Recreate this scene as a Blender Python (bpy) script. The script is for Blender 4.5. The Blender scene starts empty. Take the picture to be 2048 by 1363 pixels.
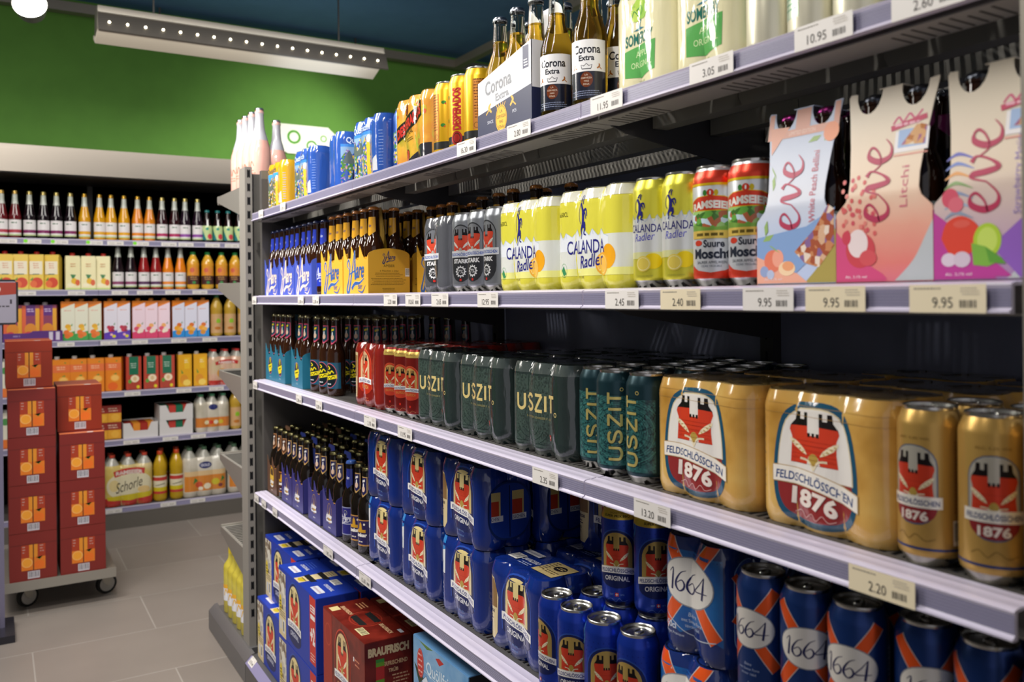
import bpy, bmesh, math, random
from mathutils import Vector, Matrix
from mathutils.geometry import tessellate_polygon
R = math.radians
PI = math.pi
random.seed(7)
SC = bpy.context.scene
COL = SC.collection
# ---------------------------------------------------------------- camera
cd = bpy.data.cameras.new('camera'); cam = bpy.data.objects.new('camera', cd); COL.objects.link(cam)
cam.matrix_world = (Matrix.Translation((0, 0, 1.37)) @ Matrix.Rotation(-.5449, 4, 'Z') @ Matrix.Rotation(PI/2, 4, 'X') @ Matrix.Rotation(-.0099, 4, 'Z'))
cd.sensor_width = 36; cd.lens = 30.11; cd.shift_y = -.04397; cd.clip_start = .02
cd.dof.use_dof = True; cd.dof.focus_distance = 1.75; cd.dof.aperture_fstop = 5.0
SC.camera = cam
# ---------------------------------------------------------------- view, world
SC.view_settings.view_transform = 'Standard'; SC.view_settings.look = 'None'
SC.view_settings.gamma = 1; SC.view_settings.use_curve_mapping = False; SC.view_settings.exposure = .15
wd = bpy.data.worlds.new('store_ambient'); SC.world = wd; wd.use_nodes = True
wd.node_tree.nodes['Background'].inputs[0].default_value = (.95, .93, 1, 1)
wd.node_tree.nodes['Background'].inputs[1].default_value = .5
SC.cycles.max_bounces = 6; SC.cycles.transparent_max_bounces = 8
SC.cycles.sample_clamp_indirect = 4
# ---------------------------------------------------------------- lights of the shop: LED strips and track spots
def area(name, loc, to, sx, sy, power, col=(1, .95, .88), spread=180):
    l = bpy.data.lights.new(name, 'AREA'); l.shape = 'RECTANGLE'; l.size = sx; l.size_y = sy; l.energy = power; l.color = col; l.spread = R(spread)
    o = bpy.data.objects.new(name, l); COL.objects.link(o); o.location = loc
    o.rotation_euler = (Vector(to)-Vector(loc)).to_track_quat('-Z', 'Y').to_euler(); return o
def spot(name, loc, to, power, ang, col=(1, .95, .88), rad=.04, blend=.5):
    l = bpy.data.lights.new(name, 'SPOT'); l.energy = power; l.color = col; l.spot_size = R(ang); l.spot_blend = blend; l.shadow_soft_size = rad
    o = bpy.data.objects.new(name, l); COL.objects.link(o); o.location = loc
    o.rotation_euler = (Vector(to)-Vector(loc)).to_track_quat('-Z', 'Y').to_euler(); return o
for y, e in ((.75, 15), (2.1, 27), (3.2, 36)):
    area('aisle_led_strip', (-.25, y, 2.75), (.85, y, 1.2), .12, 1.1, e)
area('end_aisle_led_strip', (-.9, 3.2, 2.7), (.85, 2.7, 1.1), .12, 1.4, 20)
for x in (.35, 1.6, -.9):
    area('wall_led_strip', (x, 4.35, 2.7), (x+.1, 5.8, 1.0), 1.3, .12, 9)
spot('track_spot', (.2, 1.7, 2.95), (.85, 2.9, 1.6), 85, 50)
spot('track_spot', (-.2, .6, 2.95), (.85, 1.7, 1.5), 40, 50)
spot('track_spot', (2.35, 4.9, 2.75), (1.85, 6.1, 2.3), 85, 75, col=(1, .96, .85), blend=.9)
area('ceiling_wash', (1.6, 3.6, 2.75), (1.6, 3.7, 3.3), .5, 3.0, 5, col=(.8, .9, 1))
# ---------------------------------------------------------------- materials
MC = {}
def lin(h):
    h = h.lstrip('#'); return tuple(((c/12.92) if c <= .04045 else ((c+.055)/1.055)**2.4) for c in (int(h[i:i+2], 16)/255 for i in (0, 2, 4)))+(1,)
FIN = dict(paper=(.55, 0, .4), card=(.42, 0, .5), gloss=(.2, 0, .5), film=(.13, 0, .6), can=(.3, .55, .5), tin=(.25, 1, .5), steel=(.45, .6, .5),
           matte=(.8, 0, .3), paint=(.5, 0, .4), rubber=(.7, 0, .3), glass=(.04, 0, .6), plastic=(.3, 0, .5), lite=(.5, 0, .3))
def M(col, fin='paper'):
    k = col+fin
    if k in MC: return MC[k]
    m = bpy.data.materials.new(fin+'_'+col.lstrip('#')); m.use_nodes = True; nt = m.node_tree; b = nt.nodes['Principled BSDF']
    ro, me, sp = FIN.get(fin, FIN['paper']); b.inputs['Base Color'].default_value = lin(col)
    b.inputs['Roughness'].default_value = ro; b.inputs['Metallic'].default_value = me; b.inputs['Specular IOR Level'].default_value = sp
    def noise(scale, detail=2, vec=None, sc3=(1, 1, 1)):
        tc = nt.nodes.new('ShaderNodeTexCoord'); mp = nt.nodes.new('ShaderNodeMapping'); mp.inputs['Scale'].default_value = sc3
        n = nt.nodes.new('ShaderNodeTexNoise'); n.inputs['Scale'].default_value = scale; n.inputs['Detail'].default_value = detail
        nt.links.new(tc.outputs['Object'], mp.inputs[0]); nt.links.new(mp.outputs[0], n.inputs['Vector']); return n
    if fin == 'film':       # shrink film: fine vertical creases
        b.inputs['Coat Weight'].default_value = .6; b.inputs['Coat Roughness'].default_value = .06
        n = noise(26, 3, sc3=(1.6, 1.6, .45)); bp = nt.nodes.new('ShaderNodeBump'); bp.inputs['Strength'].default_value = .55; bp.inputs['Distance'].default_value = .004
        nt.links.new(n.outputs[0], bp.inputs['Height']); nt.links.new(bp.outputs[0], b.inputs['Normal']); nt.links.new(bp.outputs[0], b.inputs['Coat Normal'])
    elif fin == 'gloss':
        b.inputs['Coat Weight'].default_value = .3
    elif fin in ('paint', 'matte'):
        n = noise(9, 4); mx = nt.nodes.new('ShaderNodeMix'); mx.data_type = 'RGBA'; mx.inputs[0].default_value = 1; mx.blend_type = 'MULTIPLY'
        mr = nt.nodes.new('ShaderNodeMapRange'); mr.inputs['To Min'].default_value = .86; mr.inputs['To Max'].default_value = 1.08
        mx.inputs[6].default_value = lin(col); nt.links.new(n.outputs[0], mr.inputs[0]); nt.links.new(mr.outputs[0], mx.inputs[7]); nt.links.new(mx.outputs[2], b.inputs['Base Color'])
    elif fin == 'glow':
        b.inputs['Emission Color'].default_value = lin(col); b.inputs['Emission Strength'].default_value = 60
    elif fin == 'led':
        b.inputs['Emission Color'].default_value = lin(col); b.inputs['Emission Strength'].default_value = 12
    elif fin == 'clear':
        b.inputs['Roughness'].default_value = .02; b.inputs['Transmission Weight'].default_value = 1; b.inputs['IOR'].default_value = 1.25
    elif fin == 'beer':
        b.inputs['Roughness'].default_value = .03; b.inputs['Transmission Weight'].default_value = .95; b.inputs['IOR'].default_value = 1.2; b.inputs['Coat Weight'].default_value = .6
    MC[k] = m; return m
def special(name, fn):
    if name in MC: return MC[name]
    m = bpy.data.materials.new(name); m.use_nodes = True; fn(m.node_tree, m.node_tree.nodes['Principled BSDF']); MC[name] = m; return m
def mat_floor(nt, b):
    b.inputs['Roughness'].default_value = .38
    tc = nt.nodes.new('ShaderNodeTexCoord'); mp = nt.nodes.new('ShaderNodeMapping'); mp.inputs['Rotation'].default_value = (0, 0, 0); mp.inputs['Location'].default_value = (.33, .22, 0)
    br = nt.nodes.new('ShaderNodeTexBrick'); br.inputs['Scale'].default_value = 1; br.inputs['Brick Width'].default_value = .9; br.inputs['Row Height'].default_value = .45
    br.inputs['Mortar Size'].default_value = .003; br.inputs['Mortar Smooth'].default_value = .3
    br.inputs['Color1'].default_value = lin('#8f867f'); br.inputs['Color2'].default_value = lin('#857d77'); br.inputs['Mortar'].default_value = lin('#a39d97')
    n = nt.nodes.new('ShaderNodeTexNoise'); n.inputs['Scale'].default_value = 2.2; n.inputs['Detail'].default_value = 6
    mr = nt.nodes.new('ShaderNodeMapRange'); mr.inputs['To Min'].default_value = .78; mr.inputs['To Max'].default_value = 1.15
    mx = nt.nodes.new('ShaderNodeMix'); mx.data_type = 'RGBA'; mx.blend_type = 'MULTIPLY'; mx.inputs[0].default_value = 1
    L = nt.links.new; L(tc.outputs['Object'], mp.inputs[0]); L(mp.outputs[0], br.inputs['Vector']); L(tc.outputs['Object'], n.inputs['Vector'])
    L(n.outputs[0], mr.inputs[0]); L(br.outputs[0], mx.inputs[6]); L(mr.outputs[0], mx.inputs[7]); L(mx.outputs[2], b.inputs['Base Color'])
def mat_brushed(nt, b):
    b.inputs['Metallic'].default_value = .9; b.inputs['Base Color'].default_value = lin('#8a837a')
    tc = nt.nodes.new('ShaderNodeTexCoord'); mp = nt.nodes.new('ShaderNodeMapping'); mp.inputs['Scale'].default_value = (1, 1, 90)
    n = nt.nodes.new('ShaderNodeTexNoise'); n.inputs['Scale'].default_value = 3; mr = nt.nodes.new('ShaderNodeMapRange'); mr.inputs['To Min'].default_value = .3; mr.inputs['To Max'].default_value = .45
    L = nt.links.new; L(tc.outputs['Object'], mp.inputs[0]); L(mp.outputs[0], n.inputs['Vector']); L(n.outputs[0], mr.inputs[0]); L(mr.outputs[0], b.inputs['Roughness'])
def mat_scenic(nt, b, cols=('#3c7a2c', '#c8b53a', '#8c5ab0', '#e8e8e0', '#2c5a24'), sc=70):
    b.inputs['Roughness'].default_value = .2
    tc = nt.nodes.new('ShaderNodeTexCoord'); n = nt.nodes.new('ShaderNodeTexVoronoi'); n.inputs['Scale'].default_value = sc
    r = nt.nodes.new('ShaderNodeValToRGB'); r.color_ramp.interpolation = 'CONSTANT'
    els = r.color_ramp.elements
    while len(els) < len(cols): els.new(.5)
    for i, c in enumerate(cols): els[i].position = .15+.7*i/len(cols); els[i].color = lin(c)
    se = nt.nodes.new('ShaderNodeSeparateColor')
    nt.links.new(tc.outputs['Object'], n.inputs['Vector']); nt.links.new(n.outputs['Color'], se.inputs[0]); nt.links.new(se.outputs[0], r.inputs[0]); nt.links.new(r.outputs[0], b.inputs['Base Color'])
def mottled(name, cols, sc=70, rough=.2):
    def f(nt, b):
        mat_scenic(nt, b, cols, sc); b.inputs['Roughness'].default_value = rough
    return special(name, f)
def blend(name, cols, sc=14, rough=.25, film=False):    # soft noise-blended print colour
    def f(nt, b):
        b.inputs['Roughness'].default_value = rough; b.inputs['Coat Weight'].default_value = .5 if film else 0
        tc = nt.nodes.new('ShaderNodeTexCoord'); n = nt.nodes.new('ShaderNodeTexNoise'); n.inputs['Scale'].default_value = sc; n.inputs['Detail'].default_value = 4
        r = nt.nodes.new('ShaderNodeValToRGB'); e = r.color_ramp.elements
        while len(e) < len(cols): e.new(.5)
        for i, c in enumerate(cols): e[i].position = .3+.4*i/max(1, len(cols)-1); e[i].color = lin(c)
        L = nt.links.new; L(tc.outputs['Object'], n.inputs['Vector']); L(n.outputs[0], r.inputs[0]); L(r.outputs[0], b.inputs['Base Color'])
        if film:
            bp = nt.nodes.new('ShaderNodeBump'); bp.inputs['Strength'].default_value = .3; bp.inputs['Distance'].default_value = .004; L(n.outputs[0], bp.inputs['Height']); L(bp.outputs[0], b.inputs['Normal'])
    return special(name, f)
# ---------------------------------------------------------------- mesh building
def zgrad(name, stops, rough=.42):      # print that shades with height
    def f(nt, b):
        b.inputs['Roughness'].default_value = rough; tc = nt.nodes.new('ShaderNodeTexCoord'); sp = nt.nodes.new('ShaderNodeSeparateXYZ'); n = nt.nodes.new('ShaderNodeTexNoise'); n.inputs['Scale'].default_value = 30
        ma = nt.nodes.new('ShaderNodeMath'); ma.operation = 'MULTIPLY_ADD'; ma.inputs[1].default_value = .016; r = nt.nodes.new('ShaderNodeValToRGB'); e = r.color_ramp.elements; m2 = nt.nodes.new('ShaderNodeMath'); m2.operation = 'MULTIPLY'; m2.inputs[1].default_value = 4
        while len(e) < len(stops): e.new(.5)
        for i, (z, c) in enumerate(stops): e[i].position = z*4; e[i].color = lin(c)
        L = nt.links.new; L(tc.outputs['Object'], sp.inputs[0]); L(tc.outputs['Object'], n.inputs['Vector']); L(n.outputs[0], ma.inputs[0]); L(sp.outputs[2], ma.inputs[2]); L(ma.outputs[0], m2.inputs[0]); L(m2.outputs[0], r.inputs[0]); L(r.outputs[0], b.inputs['Base Color'])
    return special(name, f)
class MB:
    def __init__(s): s.bm = bmesh.new(); s.mats = []
    def mi(s, m):
        if isinstance(m, tuple): m = M(*m)
        elif isinstance(m, str): m = M(m)
        if m not in s.mats: s.mats.append(m)
        return s.mats.index(m)
    def quad(s, pts, m):
        try: f = s.bm.faces.new([s.bm.verts.new(p) for p in pts])
        except ValueError: return
        f.material_index = s.mi(m)
    def box(s, x0, x1, y0, y1, z0, z1, m):
        mi = s.mi(m); v = [s.bm.verts.new((x, y, z)) for z in (z0, z1) for y in (y0, y1) for x in (x0, x1)]
        for a in ((0, 2, 3, 1), (4, 5, 7, 6), (0, 1, 5, 4), (2, 6, 7, 3), (0, 4, 6, 2), (1, 3, 7, 5)):
            s.bm.faces.new([v[i] for i in a]).material_index = mi
        return s
    def prism(s, pts, axis, a0, a1, m):      # extrude a 2D outline along an axis
        mi = s.mi(m); n = len(pts)
        def P(p, a): return {'x': (a, p[0], p[1]), 'y': (p[0], a, p[1]), 'z': (p[0], p[1], a)}[axis]
        A = [s.bm.verts.new(P(p, a0)) for p in pts]; B = [s.bm.verts.new(P(p, a1)) for p in pts]
        fs = [s.bm.faces.new((A[i], A[(i+1) % n], B[(i+1) % n], B[i])) for i in range(n)]
        fs += [s.bm.faces.new(A), s.bm.faces.new(B[::-1])]
        for f in fs: f.material_index = mi
        return s
    def lathe(s, prof, m, seg=32, c=(0, 0), cap=True):
        # prof: (r, z) or (r, z, mat) where mat colours the band that starts there
        rings = []; mi = s.mi(m); mm = []
        for p in prof:
            if len(p) > 2: mi = s.mi(p[2])
            mm.append(mi)
            if p[0] < 1e-5: rings.append([s.bm.verts.new((c[0], c[1], p[1]))])
            else: rings.append([s.bm.verts.new((c[0]+p[0]*math.cos(2*PI*k/seg), c[1]+p[0]*math.sin(2*PI*k/seg), p[1])) for k in range(seg)])
        for i in range(len(rings)-1):
            a, b = rings[i], rings[i+1]
            for k in range(seg):
                k2 = (k+1) % seg
                if len(a) == 1 and len(b) == 1: continue
                vs = (a[0], b[k2], b[k]) if len(a) == 1 else ((a[k], a[k2], b[0]) if len(b) == 1 else (a[k], a[k2], b[k2], b[k]))
                s.bm.faces.new(vs).material_index = mm[i]
        return s
    def tube(s, pts, r, m, seg=8):
        mi = s.mi(m); rings = []
        for i, p in enumerate(pts):
            p = Vector(p); d = (Vector(pts[min(i+1, len(pts)-1)])-Vector(pts[max(i-1, 0)])).normalized()
            u = d.orthogonal().normalized() if i == 0 else (u-d*u.dot(d)).normalized(); w = d.cross(u)
            rings.append([s.bm.verts.new(p+(u*math.cos(2*PI*k/seg)+w*math.sin(2*PI*k/seg))*r) for k in range(seg)])
        for a, b in zip(rings, rings[1:]):
            for k in range(seg): s.bm.faces.new((a[k], a[(k+1) % seg], b[(k+1) % seg], b[k])).material_index = mi
        for q in (rings[0][::-1], rings[-1]): s.bm.faces.new(q).material_index = mi
        return s
    def mesh(s, name, smooth=True, ang=35):
        bmesh.ops.recalc_face_normals(s.bm, faces=[f for f in s.bm.faces if not f.tag])
        me = bpy.data.meshes.new(name); s.bm.to_mesh(me); s.bm.free()
        for m in s.mats: me.materials.append(m)
        if smooth:
            me.shade_smooth(); me.set_sharp_from_angle(angle=R(ang))
        return me
def ob(name, mb, parent=None, link=True, smooth=True, ang=35):
    o = bpy.data.objects.new(name, mb.mesh(name, smooth, ang) if mb else None)
    if link: COL.objects.link(o)
    o.parent = parent; return o
def tag(o, label=None, cat=None, group=None, kind=None):
    for k, v in (('label', label), ('category', cat), ('group', group), ('kind', kind)):
        if v: o[k] = v
    return o
def struct(name, mb): return tag(ob(name, mb, smooth=False), kind='structure')
KIDS = {}
def part(name, mb, parent, label=None):      # a child of an unlinked prototype
    o = ob(name, mb, parent, link=False); KIDS.setdefault(parent.name, []).append(o)
    if label: o['label'] = label
    return o
def proto(name, mb=None): return ob(name, mb, link=False)
def copy_tree(o, parent=None):
    c = o.copy(); COL.objects.link(c); c.parent = parent
    for ch in KIDS.get(o.name, []): copy_tree(ch, c)
    return c
PROTOS = []
def put(p, loc, rot=0, label=None, cat=None, group=None, sc=None, tilt=None):
    c = copy_tree(p); c.location = loc; c.rotation_euler = (tilt[0] if tilt else 0, tilt[1] if tilt else 0, R(rot))
    if sc: c.scale = sc
    tag(c, label, cat, group); return c
NTH = ['first', 'second', 'third', 'fourth', 'fifth', 'sixth', 'seventh', 'eighth', 'ninth', 'tenth', 'eleventh', 'twelfth', 'thirteenth', 'fourteenth', 'fifteenth', 'sixteenth', 'seventeenth', 'eighteenth', 'nineteenth', 'twentieth']+['%s' % w for w in ('twenty-first', 'twenty-second', 'twenty-third', 'twenty-fourth', 'twenty-fifth', 'twenty-sixth', 'twenty-seventh', 'twenty-eighth')]
NUM = {2: 'two', 3: 'three', 4: 'four', 5: 'five', 6: 'six', 7: 'seven', 8: 'eight', 9: 'nine'}
def nth(i, n):
    if n == 1: return ''
    if n == 2: return (', left of two', ', right of two')[i]
    if n == 3: return (', leftmost of three', ', middle of three', ', rightmost of three')[i]
    return ', leftmost' if i == 0 else (', rightmost' if i == n-1 else ', %s from left' % NTH[i])
def row(p, spots, desc, cat, group=None):     # spots run left to right in the picture
    n = len(spots)
    return [put(p, s[:3], s[3] if len(s) > 3 else 0, desc+nth(i, n), cat, group if n > 1 else None) for i, s in enumerate(spots)]
# ---------------------------------------------------------------- printed artwork as thin coloured shapes
TXT = {}
def text_geo(s, bold=0):
    k = (s, bold)
    if k not in TXT:
        cu = bpy.data.curves.new('t', 'FONT'); cu.body = s; cu.resolution_u = 3; cu.offset = bold; cu.size = 1
        o = bpy.data.objects.new('t', cu); COL.objects.link(o); me = o.to_mesh()
        vs = [(v.co.x, v.co.y) for v in me.vertices]; fs = [tuple(p.vertices) for p in me.polygons]
        o.to_mesh_clear(); bpy.data.objects.remove(o); bpy.data.curves.remove(cu)
        if vs:
            x0, x1 = min(v[0] for v in vs), max(v[0] for v in vs); y0, y1 = min(v[1] for v in vs), max(v[1] for v in vs)
            TXT[k] = ([((x-(x0+x1)/2)/(x1-x0), (y-(y0+y1)/2)/(y1-y0)) for x, y in vs], fs, (x1-x0)/(y1-y0))
        else: TXT[k] = ([], [], 1)
    return TXT[k]
def smooth_line(pts, n=8):
    P = [Vector(p) for p in pts]; out = []
    for i in range(len(P)-1):
        a, b, c, d = P[max(i-1, 0)], P[i], P[i+1], P[min(i+2, len(P)-1)]
        for k in range(n):
            t = k/n; out.append(.5*((2*b)+(c-a)*t+(2*a-5*b+4*c-d)*t*t+(3*b-a-3*c+d)*t**3))
    out.append(P[-1]); return [tuple(p) for p in out]
class Art:
    def __init__(s, fin='paper'): s.el = []; s.bb = []; s.fin = fin; s.lay = 0; s.xf = lambda u, v: (u, v)
    def add(s, vs, fs, col):
        m = (col, s.fin) if isinstance(col, str) else col; P = [s.xf(*v) for v in vs]; lay = 1
        if not P: return s
        x0, x1, y0, y1 = min(p[0] for p in P), max(p[0] for p in P), min(p[1] for p in P), max(p[1] for p in P)
        for b in s.bb:      # stack only where shapes overlap
            if b[4] >= lay and x0 < b[1] and x1 > b[0] and y0 < b[3] and y1 > b[2]: lay = b[4]+1
        s.bb.append((x0, x1, y0, y1, lay)); s.el.append((P, fs, m, lay)); return s
    def poly(s, pts, col):
        if len(pts) < 5 and len(pts) > 2: return s.add(pts, [tuple(range(len(pts)))] if len(pts) == 3 else [(0, 1, 2), (0, 2, 3)], col)
        return s.add(pts, [tuple(t) for t in tessellate_polygon([[Vector((p[0], p[1], 0)) for p in pts]])], col)
    def rect(s, x0, y0, x1, y1, col): return s.add([(x0, y0), (x1, y0), (x1, y1), (x0, y1)], [(0, 1, 2, 3)], col)
    def ell(s, cx, cy, rx, ry, col, n=24, a0=0, a1=360):
        pts = [(cx+rx*math.cos(R(a0+(a1-a0)*i/n)), cy+ry*math.sin(R(a0+(a1-a0)*i/n))) for i in range(n if a1-a0 >= 360 else n+1)]
        if a1-a0 < 360: pts.append((cx, cy))
        return s.add(pts, [tuple(range(len(pts)))], col)
    def ring(s, cx, cy, rx, ry, w, col, n=28):
        vs = []
        for i in range(n):
            a = 2*PI*i/n; vs += [(cx+rx*math.cos(a), cy+ry*math.sin(a)), (cx+(rx-w)*math.cos(a), cy+(ry-w)*math.sin(a))]
        return s.add(vs, [(2*i, 2*((i+1) % n), 2*((i+1) % n)+1, 2*i+1) for i in range(n)], col)
    def text(s, t, cx, cy, h, col, w=None, rot=0, shear=0, bold=0, arc=0):
        vs, fs, asp = text_geo(t, bold)
        w = w or h*asp; ca, sa = math.cos(R(rot)), math.sin(R(rot)); out = []
        for x, y in vs:
            X = x*w+shear*y*h; Y = y*h+arc*(x*w)**2; out.append((cx+X*ca-Y*sa, cy+X*sa+Y*ca))
        return s.add(out, fs, col)
    def line(s, pts, w, col, sm=True, taper=None):     # brush stroke; w number or list of widths
        n0 = len(pts); pts = smooth_line(pts, 6) if sm and n0 > 2 else pts; n = len(pts); vs = []
        for i, p in enumerate(pts):
            a = pts[max(i-1, 0)]; b = pts[min(i+1, n-1)]; dx, dy = b[0]-a[0], b[1]-a[1]; L = math.hypot(dx, dy) or 1
            if isinstance(w, (list, tuple)):
                t = i/(n-1)*(len(w)-1); k = min(int(t), len(w)-2); ww = w[k]+(w[k+1]-w[k])*(t-k)
            else: ww = w
            vs += [(p[0]-dy/L*ww/2, p[1]+dx/L*ww/2), (p[0]+dy/L*ww/2, p[1]-dx/L*ww/2)]
        return s.add(vs, [(2*i, 2*i+1, 2*i+3, 2*i+2) for i in range(n-1)], col)
    def rows(s, x0, x1, y, n, dy, h, col, seed=1):      # lines of unreadable small print
        rr = random.Random(seed)
        for i in range(n):
            x = x0+rr.random()*.1*(x1-x0); e = x1-rr.random()*.15*(x1-x0)
            while x < e:
                w = h*(1+2.5*rr.random()); s.rect(x, y-i*dy, min(x+w, e), y-i*dy+h, col); x += w+h*.6
        return s
    def bars(s, x0, y0, x1, y1, bg='#f4f2ee', fg='#222222', seed=2):
        rr = random.Random(seed)
        if bg: s.rect(x0, y0, x1, y1, bg)
        x = x0+(x1-x0)*.08; w = (x1-x0)/36
        while x < x1-(x1-x0)*.1:
            k = rr.choice((1, 1, 2)); s.rect(x, y0+(y1-y0)*.18, x+w*k, y1-(y1-y0)*.08, fg); x += w*(k+rr.choice((1, 1, 2)))
        return s
    def rrect(s, x0, y0, x1, y1, r, col, n=5):
        pts = []
        for cx, cy, a in ((x1-r, y1-r, 0), (x0+r, y1-r, 90), (x0+r, y0+r, 180), (x1-r, y0+r, 270)):
            pts += [(cx+r*math.cos(R(a+90*i/n)), cy+r*math.sin(R(a+90*i/n))) for i in range(n+1)]
        return s.add(pts, [tuple(range(len(pts)))], col)
EPS = .00007
def apply(mb, art, f, gu=None, gv=None, clip=None):
    """lay the art on a surface f(u, v) -> (point, normal)"""
    t = bmesh.new()
    for vs, fs, m, lay in art.el:
        mi = mb.mi(m); V = [t.verts.new((x, y, lay*EPS+.0002)) for x, y in vs]
        for q in fs:
            try: t.faces.new([V[i] for i in q]).material_index = mi
            except ValueError: pass
    for ax, g in ((0, gu), (1, gv)):
        if not g or not t.verts: continue
        lo = min(v.co[ax] for v in t.verts); hi = max(v.co[ax] for v in t.verts)
        no = (1, 0, 0) if ax == 0 else (0, 1, 0); cuts = g if isinstance(g, (list, tuple)) else [k*g for k in range(math.floor(lo/g)+1, math.ceil(hi/g))]
        for c in cuts:
            if lo < c < hi:
                co = [0, 0, 0]; co[ax] = c
                bmesh.ops.bisect_plane(t, geom=t.verts[:]+t.edges[:]+t.faces[:], dist=1e-7, plane_co=co, plane_no=no)
    if clip:
        for ax, lim, sg in ((0, clip[0], -1), (0, clip[1], 1), (1, clip[2], -1), (1, clip[3], 1)):
            co = [0, 0, 0]; co[ax] = lim; no = [0, 0, 0]; no[ax] = sg
            bmesh.ops.bisect_plane(t, geom=t.verts[:]+t.edges[:]+t.faces[:], dist=1e-7, plane_co=co, plane_no=no, clear_outer=True)
    mp = {}
    for v in t.verts:
        p, n = f(v.co.x, v.co.y); mp[v] = mb.bm.verts.new(Vector(p)+Vector(n)*v.co.z)
    # orient by the outward normal of the surface
    for q in t.faces:
        vs = [mp[v] for v in q.verts]
        try: nf = mb.bm.faces.new(vs)
        except ValueError: continue
        nf.material_index = q.material_index; nf.smooth = True
        c = q.calc_center_median(); nf.normal_update()
        if nf.normal.dot(Vector(f(c.x, c.y)[1])) < 0: nf.normal_flip()
        nf.tag = True
    t.free()
def lathe_map(prof, Rr):
    P = [(p[0], p[1]) for p in prof]
    def f(u, v):
        r = P[-1][0]
        for a, b in zip(P, P[1:]):
            if a[1] <= v <= b[1] and b[1] > a[1]: r = a[0]+(b[0]-a[0])*(v-a[1])/(b[1]-a[1]); sl = (a[0]-b[0])/(b[1]-a[1]); break
        else: sl = 0
        th = u/Rr; d = (-math.cos(th), -math.sin(th)); n = Vector((d[0], d[1], sl)).normalized()
        return (d[0]*r, d[1]*r, v), n
    return f
def flat_map(o, du, dv, n):
    o, du, dv, n = Vector(o), Vector(du), Vector(dv), Vector(n)
    return lambda u, v: (o+du*u+dv*v, n)
# ================================================================ the room
m = MB(); m.box(-4, 4.5, -2.5, 6.3, -.05, 0, special('floor_tiles', mat_floor)); struct('floor', m)
m = MB(); m.box(-4, 4.5, -2.5, 6.3, 3.28, 3.33, ('#4d7396', 'matte')); struct('ceiling', m)
m = MB(); m.box(-4, 4.5, 6.1, 6.2, 0, 3.28, ('#558434', 'matte')); struct('wall_back', m)
m = MB(); m.box(4.5, 4.6, -2.5, 6.2, 0, 3.28, ('#c9c6bd', 'matte')); struct('wall_right', m)
m = MB(); m.box(-4.1, -4, -2.5, 6.2, 0, 3.28, ('#c9c6bd', 'matte')); struct('wall_left', m)
# ---------------------------------------------------------------- beer shelving run: front at x .793, back panel at 1.25
GR, GD = ('#8c8882', 'lite'), ('#3d3b3c', 'paint')
LIPS = dict(top=1.645, eye=1.349, low=1.05, deep=.65)
def rail(y0, y1, z, x=.7928, sec=0):
    m = MB(); k = ('#c9c3d8', 'plastic'); pr = [(x, z), (x-.003, z+.001), (x-.003, z+.003), (x, z+.004), (x+.0015, z+.006), (x+.0015, z+.024), (x, z+.027), (x+.004, z+.029), (x+.012, z+.0300), (x+.014, z+.0292), (x+.024, z+.0312), (x+.026, z+.0302), (x+.041, z+.031), (x+.041, z+.0275), (x+.006, z+.026), (x+.006, z)]
    m.prism(pr, 'y', y0+.0015, y1-.0015, k)
    m.quad([(x+.0011, y0+.002, z+.006), (x+.0011, y1-.002, z+.006), (x+.0011, y1-.002, z+.024), (x+.0011, y0+.002, z+.024)], ('#7f7c96', 'plastic'))
    for i in range(5):
        m.box(x+.0008, x+.0011, y0+.002, y1-.002, z+.0078+i*.0032, z+.0081+i*.0032, ('#a3a0b6', 'plastic'))
    return m
def deck(y0, y1, z, x0=.834, x1=1.235):
    m = MB(); p = .014; n = int((y1-y0-.03)/p); g = ('#6a6866', 'steel')
    for a, b in ((x0, x0+.012), (x0+.105, x0+.135), (x0+.235, x0+.265), (x1-.03, x1)): m.box(a, b, y0+.002, y1-.002, z-.0015, z, g)
    for i in range(n+1):
        y = y0+.015+i*p; m.box(x0, x1, y-.0033, y+.0033, z-.0022, z-.0002, g)
    m.box(x0, x1, y0+.002, y0+.013, z-.001, z, g); m.box(x0, x1, y1-.013, y1-.002, z-.001, z, g)
    return m
def beams(y0, y1, z, x0=.834, x1=1.235):
    m = MB(); g = ('#85827c', 'lite')
    m.box(x0, x0+.0015, y0+.002, y1-.002, z-.030, z, g); m.box(x0-.022, x0+.034, y0+.002, y1-.002, z-.0318, z-.030, ('#a09d96', 'lite'))  # paler flange: light reflected at the deck slots, put into its colour
    k = 0; y = y0+.03
    while y < y1-.03:
        if (k//9) % 2 == 0: m.box(x0-.014+.004*(k % 3), x0+.030, y, y+.003, z-.0322, z-.0318, ('#45433f', 'matte'))  # dark ticks paint the slot-light pattern onto the flange
        y += .014; k += 1
    for x in (x0+.105, x0+.235, x0+.37):
        m.box(x, x+.0015, y0+.002, y1-.002, z-.028, z-.0015, g); m.box(x, x+.03, y0+.002, y1-.002, z-.0295, z-.028, g); m.box(x+.0285, x+.03, y0+.002, y1-.002, z-.028, z-.0015, g)
        for y in (y0+.34*(y1-y0), y0+.7*(y1-y0)): m.prism([(y, z-.0285), (y+.016, z-.0285), (y+.009, z-.018), (y+.007, z-.004), (y+.006, z-.018)], 'x', x-.0012, x-.0002, ('#8a8781', 'steel'))
    return m
def bracket(y, z, w=.004, x0=.836, x1=1.232, fh=.028, bh=.088):
    m = MB(); m.prism([(x0, z), (x1, z), (x1, z-bh), (x1-.03, z-bh), (x0+.05, z-fh-.012), (x0+.012, z-fh), (x0, z-.012)], 'y', y-w/2, y+w/2, GD); return m
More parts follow.
